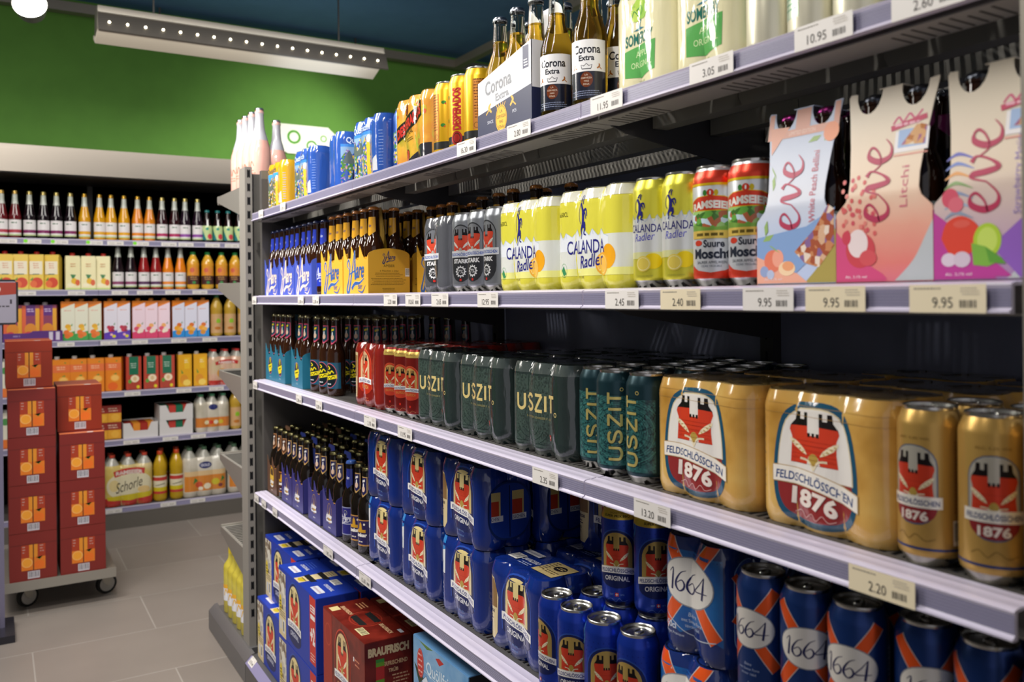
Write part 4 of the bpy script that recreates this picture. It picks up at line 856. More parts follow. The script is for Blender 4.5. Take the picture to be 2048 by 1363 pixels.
P_sp = shrink_pack('cider_multipack', M('#d9d3ac', 'film'), art_somersby(True), n=2, rims='#b0aa84')
row(P_sp, [(.908, 1.015, DT), (.908, .878, DT)], 'cream four-can cider pack with green tree print on the top shelf', 'multipack', 'cream cider packs')
P_sc = can('cider_can', ('#e0dcc4', 'can'), art_somersby(False))
row(P_sc, [(.873, .778, DT, 38), (.873, .710, DT, 100), (.873, .642, DT, 20), (.873, .570, DT, 60), (.873, .498, DT, 20)], 'cream can with lime-green panel near right end of top shelf', 'can', 'cream cider cans on the top shelf')
# ---- second shelf: bottle carriers
def aare_neck(col):
    def f(a, hw, z0, z1): a.text('Aare', 0, z0+(z1-z0)*.55, .009, col, w=.018, shear=.25, bold=.02)
    return f
def aare_lbl(col):
    def f(a, hw, z0, z1): sig_aare(a, 0, (z0+z1)/2, .042, col, sub='Bier')
    return f
P_ab = bottle('beer_bottle', .0268, .228, G_BROWN, ('#1a2a5e', 'gloss'), [(.025, .095, .030, aare_lbl('#c9d0e8'), '#2438a8')], neck=(.150, .200, .030, aare_neck('#c9d0e8'), '#2c3fb4'))
P_ay = bottle('beer_bottle', .0268, .228, G_BROWN, ('#b9722a', 'gloss'), [(.025, .095, .030, aare_lbl('#2a3a7a'), '#d9a02a')], neck=(.150, .200, .030, aare_neck('#23306e'), '#d9a02a'))
def aare_front(col, edge, sub):
    def f(a, L): sig_aare(a, .0, .058, .125, col, edge, None); a.text(sub, .035, .020, .016, col, w=.030); a.line([(.02, .008), (.05, .004), (.072, .022)], [.002, .005, .001], col)
    return f
def aare_end(a, D):
    sig_aare(a, 0, .094, .036, '#2a3a6e'); a.text('AMBER', 0, .072, .007, '#5a4a1e'); a.text('6 Flaschen x 33cl', 0, .059, .004, '#5a4a1e', w=.052); a.rows(-.04, .04, .052, 3, .004, .0014, '#8a6a1e')
    a.rows(-.052, .052, .038, 5, .004, .0016, '#8a6a1e'); a.rows(-.02, .02, .012, 3, .0035, .0014, '#8a6a1e'); a.bars(.046, .044, .058, .066)
P_cbw = carrier('bottle_carrier', .170, .118, '#4458b8', '#26357e', aare_front('#e8d6c0', None, 'Bier'), None)
P_cyw = carrier('bottle_carrier', .182, .118, '#e0aa36', '#8a6a1a', aare_front('#2f5a9e', '#f4ead0', 'Bier'), aare_end)
CB = [3.005, 2.828, 2.650]
row(P_cbw, [(.895, y, DM) for y in CB], 'blue cardboard six-bottle carrier with cream script on the second shelf', 'bottle carrier', 'blue bottle carriers')
for k, y in enumerate(CB): row(P_ab, [(.8662+.0576*j, y+.056-.056*i, DM+.0015, -8) for j in range(2) for i in range(3)], 'blue-labelled brown bottle in the %s blue carrier' % ('leftmost', 'middle', 'rightmost')[k], 'bottle', 'bottles of blue carrier '+NTH[k])
row(P_ab, [(.868, 2.527, DM, 22), (.93, 2.530, DM, 22)], 'blue-labelled brown bottle standing loose between blue and yellow carriers', 'bottle')
CY = [2.383, 2.192]
row(P_cyw, [(.895, y, DM) for y in CY], 'golden yellow six-bottle carrier with blue script on the second shelf', 'bottle carrier', 'yellow bottle carriers')
for k, y in enumerate(CY): row(P_ay, [(.8662+.0576*j, y+.060-.060*i, DM+.0015, 20) for j in range(2) for i in range(3)], 'yellow-labelled brown bottle in the %s yellow carrier' % ('left', 'right')[k], 'bottle', 'bottles of yellow carrier '+NTH[k])
row(P_cyw, [(1.03, 2.21, DM), (1.03, 2.00, DM)], 'golden yellow bottle carrier in the shaded row behind', 'bottle carrier', 'yellow carriers behind')
row(P_ay, [(1.0012+.0576*j, y+.060-.060*i, DM+.0015, 20) for y in (2.21, 2.00) for j in range(2) for i in range(3)], 'orange-capped bottle in the shaded rear carriers', 'bottle', 'bottles in the rear yellow carriers')
P_st = shrink_pack('beer_multipack', M('#54565c', 'film'), art_stark(True), n=2, rims='#2a2a2e'); P_stc = can('beer_can', ('#7c8086', 'can'), art_stark(False))
row(P_st, [(.908, 1.732, DM)], 'dark grey shrink pack with red castle on the second shelf', 'multipack')
row(P_ay, [(1.01, 1.80, DM+.0015), (1.01, 1.72, DM+.0015), (1.0, 1.64, DM+.0015), (1.06, 1.60, DM+.0015), (1.01, 1.56, DM+.0015), (1.06, 1.50, DM+.0015)], 'orange-capped brown bottle rising behind the grey cans', 'bottle', 'brown bottles behind the grey cans')
row(P_stc, [(.875, 1.626, DM, 34), (.875, 1.556, DM, 16), (.875, 1.487, DM, 2)], 'grey metallic can with red castle emblem on the second shelf', 'can', 'grey cans on the second shelf')
P_ca = shrink_pack('radler_multipack', M('#d6cf48', 'film'), art_calanda(True), rims='#d8d8cc', top=M('#e4e4da', 'film')); P_cac = can('radler_can', ('#d2cb40', 'can'), art_calanda(False))
row(P_ca, [(.908, 1.354, DM), (.908, 1.151, DM)], 'lemon-yellow six-pack with leaping blue ibex on the second shelf', 'multipack', 'lemon-yellow six-packs')
row(P_cac, [(.875, 1.0168, DM, 20), (.875, .949, DM, 22)], 'lemon-yellow can with small blue ibex on the second shelf', 'can', 'lemon-yellow cans')
row(P_cac, [(.945, 1.018, DM, 20), (.945, .950, DM, 50)], 'lemon-yellow can in the row behind the front yellow cans', 'can')
P_ra = can('cider_can', ('#d4d8dc', 'can'), art_ramseier())
row(P_ra, [(.873, .8815, DM, 30), (.873, .8135, DM, 26)], 'red and silver cider can with orchard picture on the second shelf', 'can', 'red and silver cider cans')
row(P_ra, [(.945, .8815, DM, 40), (1.02, .86, DM, 20)], 'red and silver cider can standing in the second row', 'can')
# ---- tall fruit carriers with dark bottles
def eve(name, base, mid, corner, motif, word, capc, promo):
    m = MB(); w = .060; z1 = .098; H = .220; lean = .0215; T = .0012
    def X(z): return -.056 + (0 if z < z1 else (z-z1)/(H-z1)*lean)
    lo = [(-w, 0), (w, 0), (w, .078)]; up = [(w*.985, .081), (w*.90, .086), (w*.78, .093), (w*.73, .102), (w*.72, .118), (w*.78, .155), (w*.86, .19), (w*.93, H-.004)]
    def notch(c): return [(c+.0165*math.cos(R(t)), H-.001-.026*math.sin(R(t))) for t in range(0, 181, 20)]
    top = [(w*.93, H)]+notch(.0285)+notch(-.0285)+[(-w*.90, H)]
    L = [(-x, z) for x, z in reversed(up)]+[(-w, .078)]
    out = lo+up+top+L; tri = tessellate_polygon([[Vector((p[0], p[1], 0)) for p in out]])
    t = bmesh.new(); V = [t.verts.new((p[0], p[1], 0)) for p in out]
    for q in tri: t.faces.new([V[i] for i in q])
    bmesh.ops.bisect_plane(t, geom=t.verts[:]+t.edges[:]+t.faces[:], plane_co=(0, z1, 0), plane_no=(0, 1, 0), dist=1e-6)
    mi = m.mi(mid); mp = {}
    for sx in (1, -1):
        for dx in (0, T):
            mp = {v: m.bm.verts.new((sx*(X(v.co.y)+dx), -v.co.x, v.co.y)) for v in t.verts}
            for f in t.faces: m.bm.faces.new([mp[v] for v in f.verts]).material_index = mi
    t.free()
    for sy in (-1, 1): m.prism([(-.056, 0), (.056, 0), (.056, .075), (.025, .060), (-.025, .060), (-.056, .075)], 'y', sy*w-T/2, sy*w+T/2, (base, 'card'))
    m.box(-.056, .056, -w, w, 0, T, (base, 'card')); m.box(-.056+lean, .056-lean, -w*.22, w*.28, H-T, H, mid)
    A = Art('card'); A.poly([(-w, .002), (-w, .060), (-w*.7, .040), (-w*.2, .012), (w*.1, .002)], base); A.poly(smooth_line([(w, .066), (w*.86, .050), (w*.62, .024), (w*.25, .002)], 4)+[(w, .002)], corner); motif(A, w)
    E_ = [([(0, .38), (.35, .50), (.62, .78), (.50, .99), (.24, .93), (.08, .50), (.22, .08), (.55, .04), (.95, .42)], [.03, .05, .07, .05, .15, .17, .12, .05, .03]), ([(.95, .42), (1.10, .92), (1.22, .90), (1.27, .45), (1.38, .05), (1.62, .30), (1.80, .80), (1.62, 1.0)], [.03, .06, .15, .16, .13, .06, .05, .13]), ([(1.80, .72), (2.05, .42), (2.45, .58), (2.66, .84), (2.52, 1.0), (2.28, .93), (2.12, .50), (2.26, .08), (2.6, .05), (2.9, .30)], [.03, .04, .05, .07, .05, .15, .17, .12, .05, .02])]
    s = .031; 
    for pts, ws in E_: A.line([(-.002-p[1]*s*.95+.010, .068+p[0]*s*1.02) for p in pts], [q*s*1.35 for q in ws], '#b02a52')
    A.text(word, .026, .104 if promo else .118, .009, '#c96a7c' if word != 'Strawberry Mojito' else '#9a86c0', w=.026+.0032*len(word), rot=90)
    if promo:
        A.xf = lambda u, v: (u, v-.018)
        A.rect(.010, .160, .050, .184, '#e8e4e6'); A.rect(.014, .165, .047, .185, '#9ab4dc'); A.poly([(.018, .168), (.046, .166), (.047, .186), (.036, .190)], mottled('snack_photo', ('#d8a878', '#b8763f', '#e8d8c0', '#a86a8c'), 150)); A.line([(.006, .193), (.012, .200), (.018, .194), (.025, .202), (.032, .196), (.040, .204)], .0022, '#d0507c'); A.line([(.004, .188), (.046, .196)], .006, '#c02a58', sm=False); A.rows(.008, .042, .1895, 1, .004, .003, '#e8b0c0'); A.rect(.010, .156, .050, .1575, '#d88a7c'); A.xf = lambda u, v: (u, v)
    A.text('Alc. 3,1% vol', -.034, .007, .0035, '#f0e4ea', w=.028)
    def f(u, v): return (X(v), -u, v), (Vector((-1, 0, (lean/(H-z1)) if v >= z1 else 0)).normalized())
    apply(m, A, f, gu=.03, gv=[z1], clip=(-w, w, .001, H-.002))
    return proto(name, m)
def mo_peach(a, w):
    a.poly([(-w, .002), (-w, .05), (-.02, .03), (.02, .002)], '#e8a890'); a.poly([(-w, .036), (.002, .014), (w*.6, .04), (w, .09), (w*.3, .07), (-w, .060)], '#7fa0d0')
    a.poly([(.0, .04), (.03, .066), (.05, .094), (.058, .088), (.058, .045), (.036, .020), (.015, .026)], mottled('granola_photo', ('#c98a60', '#d8b090', '#8a6a9a', '#e8d8c8', '#a85a40'), 130))
    a.ell(-.034, .030, .014, .014, '#e0785c'); a.ell(-.026, .033, .009, .011, '#eca088'); a.ell(-.012, .020, .013, .009, '#f0d0a8'); a.ell(-.010, .023, .009, .006, '#e8a070'); a.ell(-.048, .017, .007, .007, '#8fa0c8'); a.ell(-.038, .013, .006, .006, '#b0bcd8')
    for x, y, r in ((-.050, .055, 25), (-.040, .050, -30), (-.046, .062, 80), (-.042, .150, -60), (-.036, .138, -90), (.030, .180, 200), (.042, .190, 250)): a.poly([(x, y), (x+.009*math.cos(R(r))-.003, y+.009*math.sin(R(r))+.003), (x+.020*math.cos(R(r)), y+.020*math.sin(R(r))), (x+.009*math.cos(R(r))+.003, y+.009*math.sin(R(r))-.003)], '#8fb060')
    a.rect(-.054, .184, .054, .194, '#dba08c'); a.rect(-.011, .194, .011, .219, '#dba08c'); a.rect(-.054, .194, -.046, .219, '#dba08c'); a.rect(.046, .194, .054, .219, '#dba08c'); a.poly([(-.05, .20), (-.045, .165), (-.02, .198)], '#e0a088'); a.ell(.044, .182, .011, .012, '#e8946c'); a.text('LIMITED EDITION', .0, .189, .005, '#f0d4c8', w=.04)
def mo_litchi(a, w):
    a.poly([(-w, .004), (-w, .050), (-.045, .036), (-.02, .022), (.0, .010), (.006, .004)], '#d0487c')
    rr = random.Random(5)
    for i in range(46): x, y = -.052+.044*rr.random(), .055+.065*rr.random(); a.ell(x, y, .0025, .003, rr.choice(('#cf5a5a', '#d87a70', '#c84858')), 7)
    a.ell(-.028, .037, .019, .020, '#c8404c'); a.ell(-.031, .045, .013, .016, '#e8d8d8'); a.ell(-.018, .028, .011, .009, '#d05058'); a.ell(-.046, .052, .006, .008, '#c83a50')
def mo_straw(a, w):
    a.poly([(-w, .004), (-w, .072), (-.03, .048), (.02, .004)], '#b83a94'); a.poly([(.0, .034), (.03, .06), (w, .085), (w, .03), (.028, .002)], '#8a5ab8'); 
    for i, c in enumerate(('#6a6ab8', '#7a8ac8', '#e0a060', '#8aa870', '#8a98b8', '#9ab0c8', '#8a98b0', '#a0b0c0')): 
        y = .122-i*.010; a.line([(-.048, y+.002), (-.036, y+.008), (-.018, y+.001)], [.001, .004, .0006], c); 
    a.ell(-.042, .085, .009, .010, '#d05068'); a.ell(-.036, .078, .008, .008, '#d8687a')
    a.poly(smooth_line([(-.052, .044), (-.046, .060), (-.030, .066), (-.014, .056), (-.012, .040), (-.024, .026), (-.040, .024), (-.052, .044)], 4)[:-1], '#d8402c'); a.ell(-.03, .058, .009, .004, '#d9584a'); a.ell(-.004, .040, .014, .017, '#a8c832'); a.ell(-.004, .040, .010, .013, '#c0d860')
    a.ell(-.044, .022, .008, .007, '#d8c8d8'); a.ell(-.030, .022, .009, .008, '#d0c0d0'); a.poly([(-.020, .038), (-.006, .034), (.006, .018), (-.004, .014), (-.018, .016)], '#7ab040'); a.poly([(-.006, .034), (.010, .022), (.014, .016), (-.002, .018)], '#5a9a34')
P_e1 = eve('fruit_bottle_carrier', '#e0a08c', zgrad('peach_print', [(0, '#b4c4e4'), (.08, '#c0cce4'), (.12, '#d0d4e0'), (.2, '#bcc8e0')]), '#a8984c', mo_peach, 'White Peach Bellini', '#8a2a6a', False)
P_e2 = eve('fruit_bottle_carrier', '#d0487c', zgrad('litchi_print', [(0, '#d8708a'), (.03, '#de7c74'), (.07, '#e2a08c'), (.115, '#e4ccb4'), (.2, '#e4d8c4')]), '#b9bfc4', mo_litchi, 'Litchi', '#9aa0a8', True)
P_e3 = eve('fruit_bottle_carrier', '#b83a94', zgrad('berry_print', [(0, '#9a70b0'), (.04, '#b89ab4'), (.08, '#cbb4b4'), (.12, '#dccab6'), (.2, '#e0d4bf')]), '#b9bfc2', mo_straw, 'Strawberry Mojito', '#9aa0a8', True)
EY = [.718, .597, .476]
for P_, y, d in ((P_e1, EY[0], 'pale blue four-bottle carrier with peach picture and pink script word'), (P_e2, EY[1], 'cream four-bottle carrier with litchi picture and pink script word'), (P_e3, EY[2], 'cream and violet four-bottle carrier with strawberry picture and pink script word')):
    put(P_, (.897, y, DM), 0, d, 'bottle carrier')
def evl(a, hw, z0, z1): a.text('e', 0, (z0+z1)/2, .018, '#b02a52', shear=.3)
P_eb = bottle('fruit_drink_bottle', .0230, .214, ('#2a140a', 'glass'), ('#4a4e56', 'tin'), [(.03, .085, .03, evl, '#a8b4b4')], neck=(.16, .185, .02, None, '#8a2a6a')); P_ebp = bottle('fruit_drink_bottle', .0230, .214, ('#2a140a', 'glass'), ('#7a2a62', 'tin'), [(.03, .085, .03, evl, '#a8b4b4')])
for k, y in enumerate(EY): row(P_ebp if k == 0 else P_eb, [(.8735+sx, y-.028+.056*i, DM+.0015, 40) for sx in (0, .047) for i in (1, 0)], 'dark brown bottle with raised cap inside the %s' % ('peach carrier', 'litchi carrier', 'strawberry carrier')[k], 'bottle')
row(P_eb, [(1.02, .70, DM, 30), (1.01, .63, DM, 30), (1.01, .56, DM, 30), (1.01, .5, DM, 30)], 'dark brown bottle standing behind the fruit carriers', 'bottle', 'dark bottles behind the fruit carriers')
# ---- third shelf
def jk_neck(bg, fr):
    def f(a, hw, z0, z1): a.poly([(-hw*.78, z0+.014), (0, z0+.004), (hw*.78, z0+.014), (hw*.78, z1-.003), (-hw*.78, z1-.003)], bg); a.line([(-hw*.4, z1-.013), (hw*.4, z1-.010)], .006, fr, sm=False); a.ell(0, z0+.022, hw*.42, .008, '#d8b8a0', 14); a.ell(0, z0+.032, hw*.16, .006, '#e8e4e0', 10)
    return f
def teal_lbl(a, hw, z0, z1):
    a.ell(0, (z0+z1)/2, .025, .036, '#c85a6a'); a.ell(0, (z0+z1)/2, .0235, .0345, '#0f1c22'); a.line([(-.022, z0+.028), (.024, z0+.036)], .011, '#d8c81e', sm=False); a.line([(-.016, z0+.038), (-.012, z0+.050), (-.008, z0+.040), (-.003, z0+.050), (.002, z0+.043), (.008, z0+.052), (.015, z0+.046)], .003, '#d8c81e'); a.line([(-.018, z0+.026), (-.012, z0+.033), (-.007, z0+.027), (.0, z0+.034), (.006, z0+.030), (.012, z0+.037), (.018, z0+.034)], .002, '#1a1a10'); a.line([(-.006, z1-.010), (.002, z1-.016), (-.004, z1-.02)], .003, '#d8c81e'); a.rows(-.010, .010, z0+.012, 1, .004, .003, '#c8ccd0')
P_tb = bottle('beer_bottle', .0268, .232, G_BROWN, ('#b8b088', 'tin'), [(.022, .098, .036, teal_lbl, '#17506a')], neck=(.150, .205, .026, jk_neck('#154558', '#d8c81e'), '#c8486a'))
def teal_front(a, L): a.ell(0, .052, .021, .030, '#c06a8a'); a.ell(0, .052, .019, .028, '#1a2a30'); a.ell(0, .070, .006, .010, '#b8b020'); a.line([(-.022, .044), (.022, .054)], .016, '#d8c81e', sm=False); a.line([(-.016, .034), (.016, .040)], .010, '#d8c81e', sm=False); a.line([(-.014, .046), (.014, .051)], .003, '#2a2a10', sm=False); a.text('SPEZIAL', 0, .013, .005, '#a8c0cc', w=.020)
def teal_end(a, D): a.rows(-.03, .04, .075, 5, .008, .0022, '#5a8a9a')
P_ct = carrier('bottle_carrier', .117, .118, '#1f6a84', '#123c4e', teal_front, teal_end, n=2)
TY = [3.030, 2.912, 2.722]
row(P_ct, [(.895, y, DL) for y in TY], 'teal four-bottle carrier with yellow badge on the third shelf', 'bottle carrier', 'teal bottle carriers')
for k, y in enumerate(TY): row(P_tb, [(.8662+.0576*j, y+.029-.058*i, DL+.0015, 15) for j in range(2) for i in range(2)], 'pink-necked brown bottle in the %s teal carrier' % ('leftmost', 'middle', 'rightmost')[k], 'bottle', 'bottles of teal carrier '+NTH[k])
row(P_tb, [(.868, 2.596, DL, 20), (.868, 2.512, DL, 22), (.868, 2.437, DL, 20)], 'brown bottle with teal label and pink neck tag on the third shelf', 'bottle', 'loose teal-label bottles')
row(P_tb, [(.95+.065*j, 2.62-.075*i+.02*j, DL, 15+11*i) for j in range(3) for i in range(5)], 'brown bottle in the shaded ranks behind the teal-label bottles', 'bottle', 'shaded bottles behind on the third shelf')
row(P_tb, [(1.15+.058*j, 2.46-.10*i, DL, 15+11*i) for i in range(3) for j in range(2)], 'brown bottle in deep shade behind the red packs', 'bottle', 'shaded bottles behind the red packs')
row(P_ct, [(1.03, 2.93, DL)], 'teal bottle carrier in the shaded row behind', 'bottle carrier')
def art_red(pk):
    a = Art('film' if pk else 'can')
    if pk:
        a.poly([(-.122, .02), (-.062, .02), (-.056, .14), (-.122, .146)], '#c9b48a'); a.poly([(-.120, .075), (-.062, .075), (-.058, .132), (-.120, .138)], mottled('family_photo_print', ('#8a6a42',), 90)); a.text('BBQ', -.090, .06, .008, '#2a2420'); a.rows(-.115, -.068, .05, 4, .007, .003, '#3a2f28')
        feld(a, -.01, .072, .062, .074, word='BRAUFRISCH', wcol='#d9a05a', ring='#b8301e', rim='#d0503a', bg='#d8b48a', arc=-2.2); a.lay = 4; a.rows(-.03, .02, .022, 2, .006, .002, '#c96a4a')
    else:
        a.rect(-.104, .144, .104, .158, '#d8b860'); a.text('BRAUFRISCH', 0, .151, .004, '#6a3a1a', w=.03); feld(a, 0, .070, .038, .050, word='BRAUFRISCH', wcol='#d98a4a', ring='#d24430', rim='#e0603c', bg='#d8a860'); a.rect(-.0025, .026, .0025, .031, '#e03a2a'); a.line([(-.018, .014), (-.01, .018), (-.002, .013), (.006, .019), (.016, .015)], .0007, '#d08a5a')
    return a
P_rp = shrink_pack('beer_multipack', M('#7f1d18', 'film'), art_red(True), rims='#4a1210'); P_rc = can('beer_can', ('#7c1c18', 'can'), art_red(False))
row(P_rp, [(.908, 2.140, DL)], 'dark red shrink-wrapped six-pack with castle emblem on the third shelf', 'multipack')
row(P_rp, [(1.042, 2.13, DL), (1.042, 1.92, DL), (1.176, 1.975, DL)], 'dark red six-pack in the shaded rows behind', 'multipack', 'red packs behind')
row(P_rc, [(.873, 2.006, DL, 34), (.873, 1.9395, DL, 30), (.873, 1.8725, DL, 22)], 'dark red can with gold neck band on the third shelf', 'can', 'red cans on the third shelf')
row(P_rc, [(.941, 1.985-.069*i, DL, 22) for i in range(2)], 'dark red can showing its rim behind the left green pack', 'can', 'red cans behind')
P_up = shrink_pack('beer_multipack', M('#263130', 'film'), art_uszit(True), top=M('#242c2b', 'film'), rims='#1c2624', pull=1.1); P_uc = can('beer_can', ('#1b3840', 'can'), art_uszit(False))
for z0_, mm in ((0, P_up),):
    pass
row(P_up, [(.908, 1.738, DL), (.908, 1.527, DL), (.908, 1.308, DL)], 'dark green shrink-wrapped six-pack with gold capital letters on the third shelf', 'multipack', 'dark green six-packs')
row(P_up, [(1.043, 1.53, DL), (1.043, 1.31, DL), (1.177, 1.50, DL), (1.177, 1.28, DL)], 'dark green six-pack in the rows behind', 'multipack', 'dark green packs behind')
row(P_uc, [(.882, 1.172, DL, 34), (.868, 1.106, DL, 46), (.870, 1.032, DL, 2)], 'dark teal can with vertical gold lettering on the third shelf', 'can', 'dark teal cans in front')
sp = [(.885+.068*j, 1.135-.069*i+(.034 if j % 2 else 0), DL, 40*j+17*i) for j in range(1, 5) for i in range(3) if not (j == 1 and i > 1)]
row(P_uc, sp, 'dark teal can with only its silver lid visible behind', 'can', 'dark teal cans behind')
c_ = put(P_uc, (.952, 1.030, DL+.003), 30, 'dark teal can tipped slightly against the golden pack', 'can', tilt=(.04, .05))
P_gp = shrink_pack('beer_multipack', blend('parchment_film', ('#a87a32', '#c79a4e', '#d2ac62', '#b8842f'), 9, .15, True), art_1876(True), pull=.55, top=M('#a08654', 'film'), rims='#6f5c38'); P_gc = can('beer_can', ('#b8934e', 'can'), art_1876(False), foot=('#a5a29a', 'tin'))
row(P_gp, [(.908, .893, DL), (.908, .688, DL)], 'golden parchment six-pack with blue-framed castle badge on the third shelf', 'multipack', 'golden six-packs in front')
row(P_gp, [(1.043, .86, DL), (1.043, .655, DL), (1.177, .75, DL), (1.177, .545, DL)], 'golden six-pack in the rows behind', 'multipack', 'golden packs behind')
row(P_gc, [(.862, .556, DL, 2), (.862, .487, DL, 28), (.860, .418, DL, 22)], 'golden can with castle badge at the right end of the third shelf', 'can', 'golden cans in front')
row(P_gc, [(.932, .548, DL, 20), (.932, .478, DL, 50), (.928, .405, DL, 0), (1.02, .50, DL, 0), (1.0, .43, DL, 0)], 'golden can in the row behind the front golden cans', 'can', 'golden cans behind')
# ---- fourth shelf
def jk_lbl(bg, tint):
    def f(a, hw, z0, z1):
        a.rect(-hw*.94, z0+.004, hw*.94, z1-.003, bg); a.poly([(-.006, z0+.04), (-.004, z0+.058), (0, z1-.006), (.004, z0+.058), (.006, z0+.04)], '#c8962a'); a.rect(-.016, z0+.036, .016, z0+.044, '#c8962a'); a.text('Junker', 0, z0+.028, .013, '#e8e4dc', w=.040, bold=.06); a.ell(0, z0+.011, .014, .005, '#2a2458'); a.rows(-.009, .009, z0+.010, 1, .004, .003, '#d8d0c0'); a.ell(.012, z1-.012, .003, .003, '#e8e0d0', 10)
    return f
P_jb = bottle('beer_bottle', .0268, .230, G_DARK, ('#a8a070', 'tin'), [(.022, .092, .030, jk_lbl('#2a2350', 1), '#b8884a')], neck=(.150, .205, .022, jk_neck('#1f2050', '#d8d4d0'), '#b8935a'))
P_jd = bottle('beer_bottle', .0268, .230, G_DARK, ('#a8a070', 'tin'), [(.022, .092, .030, jk_lbl('#4a2a1a', 1), '#b87a3a')], neck=(.150, .205, .022, jk_neck('#5a3826', '#d8d4d0'), '#a87850'))
def jk_front(c1, gold):
    def f(a, L): a.ring(0, .056, .019, .030, .0016, gold); a.poly([(-.004, .05), (0, .080), (.004, .05)], gold); a.ell(0, .045, .016, .010, gold); a.text('Junker', 0, .047, .017, '#dcdce0', w=.044, bold=.08); a.line([(-.020, .034), (-.004, .032), (.022, .036)], [.006, .004, .008], '#dcdce0'); a.line([(-.022, .050), (-.026, .036), (-.018, .030)], .005, '#dcdce0'); a.rows(-.009, .012, .013, 1, .004, .0035, '#b8b8c4')
    return f
def brown_front(a, L): a.ell(0, .06, .022, .034, '#c8942a'); a.ell(0, .070, .015, .018, '#4a3a28'); a.rect(-.022, .050, .022, .064, '#d8b040'); a.text('Junker', 0, .040, .018, '#dcd8d0', w=.042, bold=.08); a.line([(-.018, .028), (0, .024), (.016, .03)], .006, '#dcd8d0'); a.rows(-.008, .01, .010, 1, .004, .003, '#b8a898')
P_cj = carrier('bottle_carrier', .115, .116, '#323274', '#1a1c44', jk_front('', '#b89030'), lambda a, D: a.rows(-.02, .03, .07, 5, .008, .002, '#6a6a9a'), n=2, handle='#2c3a80')
P_cd = carrier('bottle_carrier', .115, .116, '#5e4232', '#3a2418', brown_front, lambda a, D: a.rows(-.02, .035, .080, 6, .008, .002, '#8a7060'), n=2, handle='#7a5a44')
row(P_cd, [(.897, 3.034, DD)], 'brown four-bottle carrier with golden badge at the left end of the fourth shelf', 'bottle carrier')
row(P_jd, [(.8682+.0576*j, 3.034+.029-.058*i, DD+.0015, 15) for j in range(2) for i in range(2)], 'brown-necked bottle inside the brown carrier', 'bottle', 'bottles of the brown carrier')
row(P_jd, [(.866, 2.9445, DD, 30)], 'brown-necked loose bottle between brown and navy carriers', 'bottle')
row(P_cd, [(1.03, 3.02, DD), (1.03, 2.88, DD)], 'brown bottle carrier in the shaded second row', 'bottle carrier')
row(P_jd, [(1.0012+.0576*j, yy+.029-.058*i, DD+.0015, 15) for yy in (3.02, 2.88) for j in range(2) for i in range(2)], 'bottle in the shaded brown carriers behind', 'bottle', 'bottles of the rear brown carriers')
JY = [2.857, 2.738, 2.570, 2.430]
row(P_cj, [(.897, y, DD) for y in JY[:3]]+[(.897, 2.430, DD)], 'navy four-bottle carrier with white badge lettering on the fourth shelf', 'bottle carrier', 'navy bottle carriers in front')
for k, y in enumerate(JY): row(P_jb, [(.8682+.0576*j, y+.029-.058*i, DD+.0015, 15+9*k) for j in range(2) for i in range(2)], 'gold-capped dark bottle in the %s navy carrier' % ('first', 'second', 'third', 'fourth')[k], 'bottle', 'bottles of navy carrier '+NTH[k])
row(P_cj, [(1.025, y, DD) for y in (2.72, 2.59, 2.45, 2.32)], 'navy bottle carrier in the shaded second row', 'bottle carrier', 'navy carriers behind')
row(P_jb, [(.9962+.0576*j, y+.029-.058*i, DD+.0015, 15) for y in (2.72, 2.59, 2.45, 2.32) for j in range(2) for i in range(2)], 'gold-capped dark bottle in the shaded rear navy carriers', 'bottle', 'bottles of the rear navy carriers')
P_af = bottle('beer_bottle', .0268, .228, G_DARK, ('#3a5aa0', 'gloss'), [(.022, .100, .030, lambda a, hw, z0, z1: (a.rrect(-hw*.95, z0, hw*.95, z1, .008, '#8a90b0'), a.rrect(-hw*.88, z0+.003, hw*.88, z1-.003, .007, '#2a2a78'), a.rect(-hw*.88, z1-.030, hw*.88, z1-.028, '#b8bcd0'), a.rect(-hw*.88, z0+.030, hw*.88, z0+.032, '#b8bcd0'), a.ring(0, z1-.016, .006, .007, .001, '#a8a890'), sig_aare(a, 0, (z0+z1)/2+.006, .034, '#e0e0e8')), None)], neck=(.150, .205, .026, aare_neck('#e0e0e8'), '#26307e'))
row(P_af, [(.866, 2.318, DD, 28)], 'blue-capped dark bottle with navy oval label beside the navy carriers', 'bottle')
row(P_jb, [(.866, 2.250, DD, 26), (.864, 2.190, DD, 20)], 'gold-capped dark bottle with gold-edged label next to the blue packs', 'bottle')
row(P_jb, [(.926, 2.25, DD, 20), (.926, 2.185, DD, 20), (.988, 2.225, DD, 20)], 'gold-capped dark bottle standing behind the loose bottles', 'bottle', 'dark bottles behind the loose ones')
BL = M('#112b78', 'film')
P_fw = shrink_pack('beer_multipack', BL, art_feld_pack('water'), rims='#0f2a72'); P_fr = shrink_pack('beer_multipack', BL, art_feld_pack('ring'), rims=None, topart=top_feld(Art('film')))
P_fp = shrink_pack('beer_multipack', BL, art_feld_pack('photo'), rims=None, topart=top_feld(Art('film')), handle=True)
row(P_fw, [(.906, 2.050, DD), (.906, 1.835, DD), (.906, 1.615, DD)], 'blue six-pack with round water badge, lower layer of fourth shelf', 'multipack', 'lower blue six-packs')
row(P_fr, [(.906, 2.052, DD+.1695), (.906, 1.835, DD+.1695)], 'blue six-pack with pale ring mark stacked in the upper layer', 'multipack', 'upper blue six-packs')
put(P_fp, (.906, 1.612, DD+.1695), 0, 'blue six-pack with family photo and oval handle hole, top of its stack', 'multipack')
put(P_fp, (.906, 1.398, DD), 0, 'blue six-pack with family photo standing single-height beside loose cans', 'multipack')
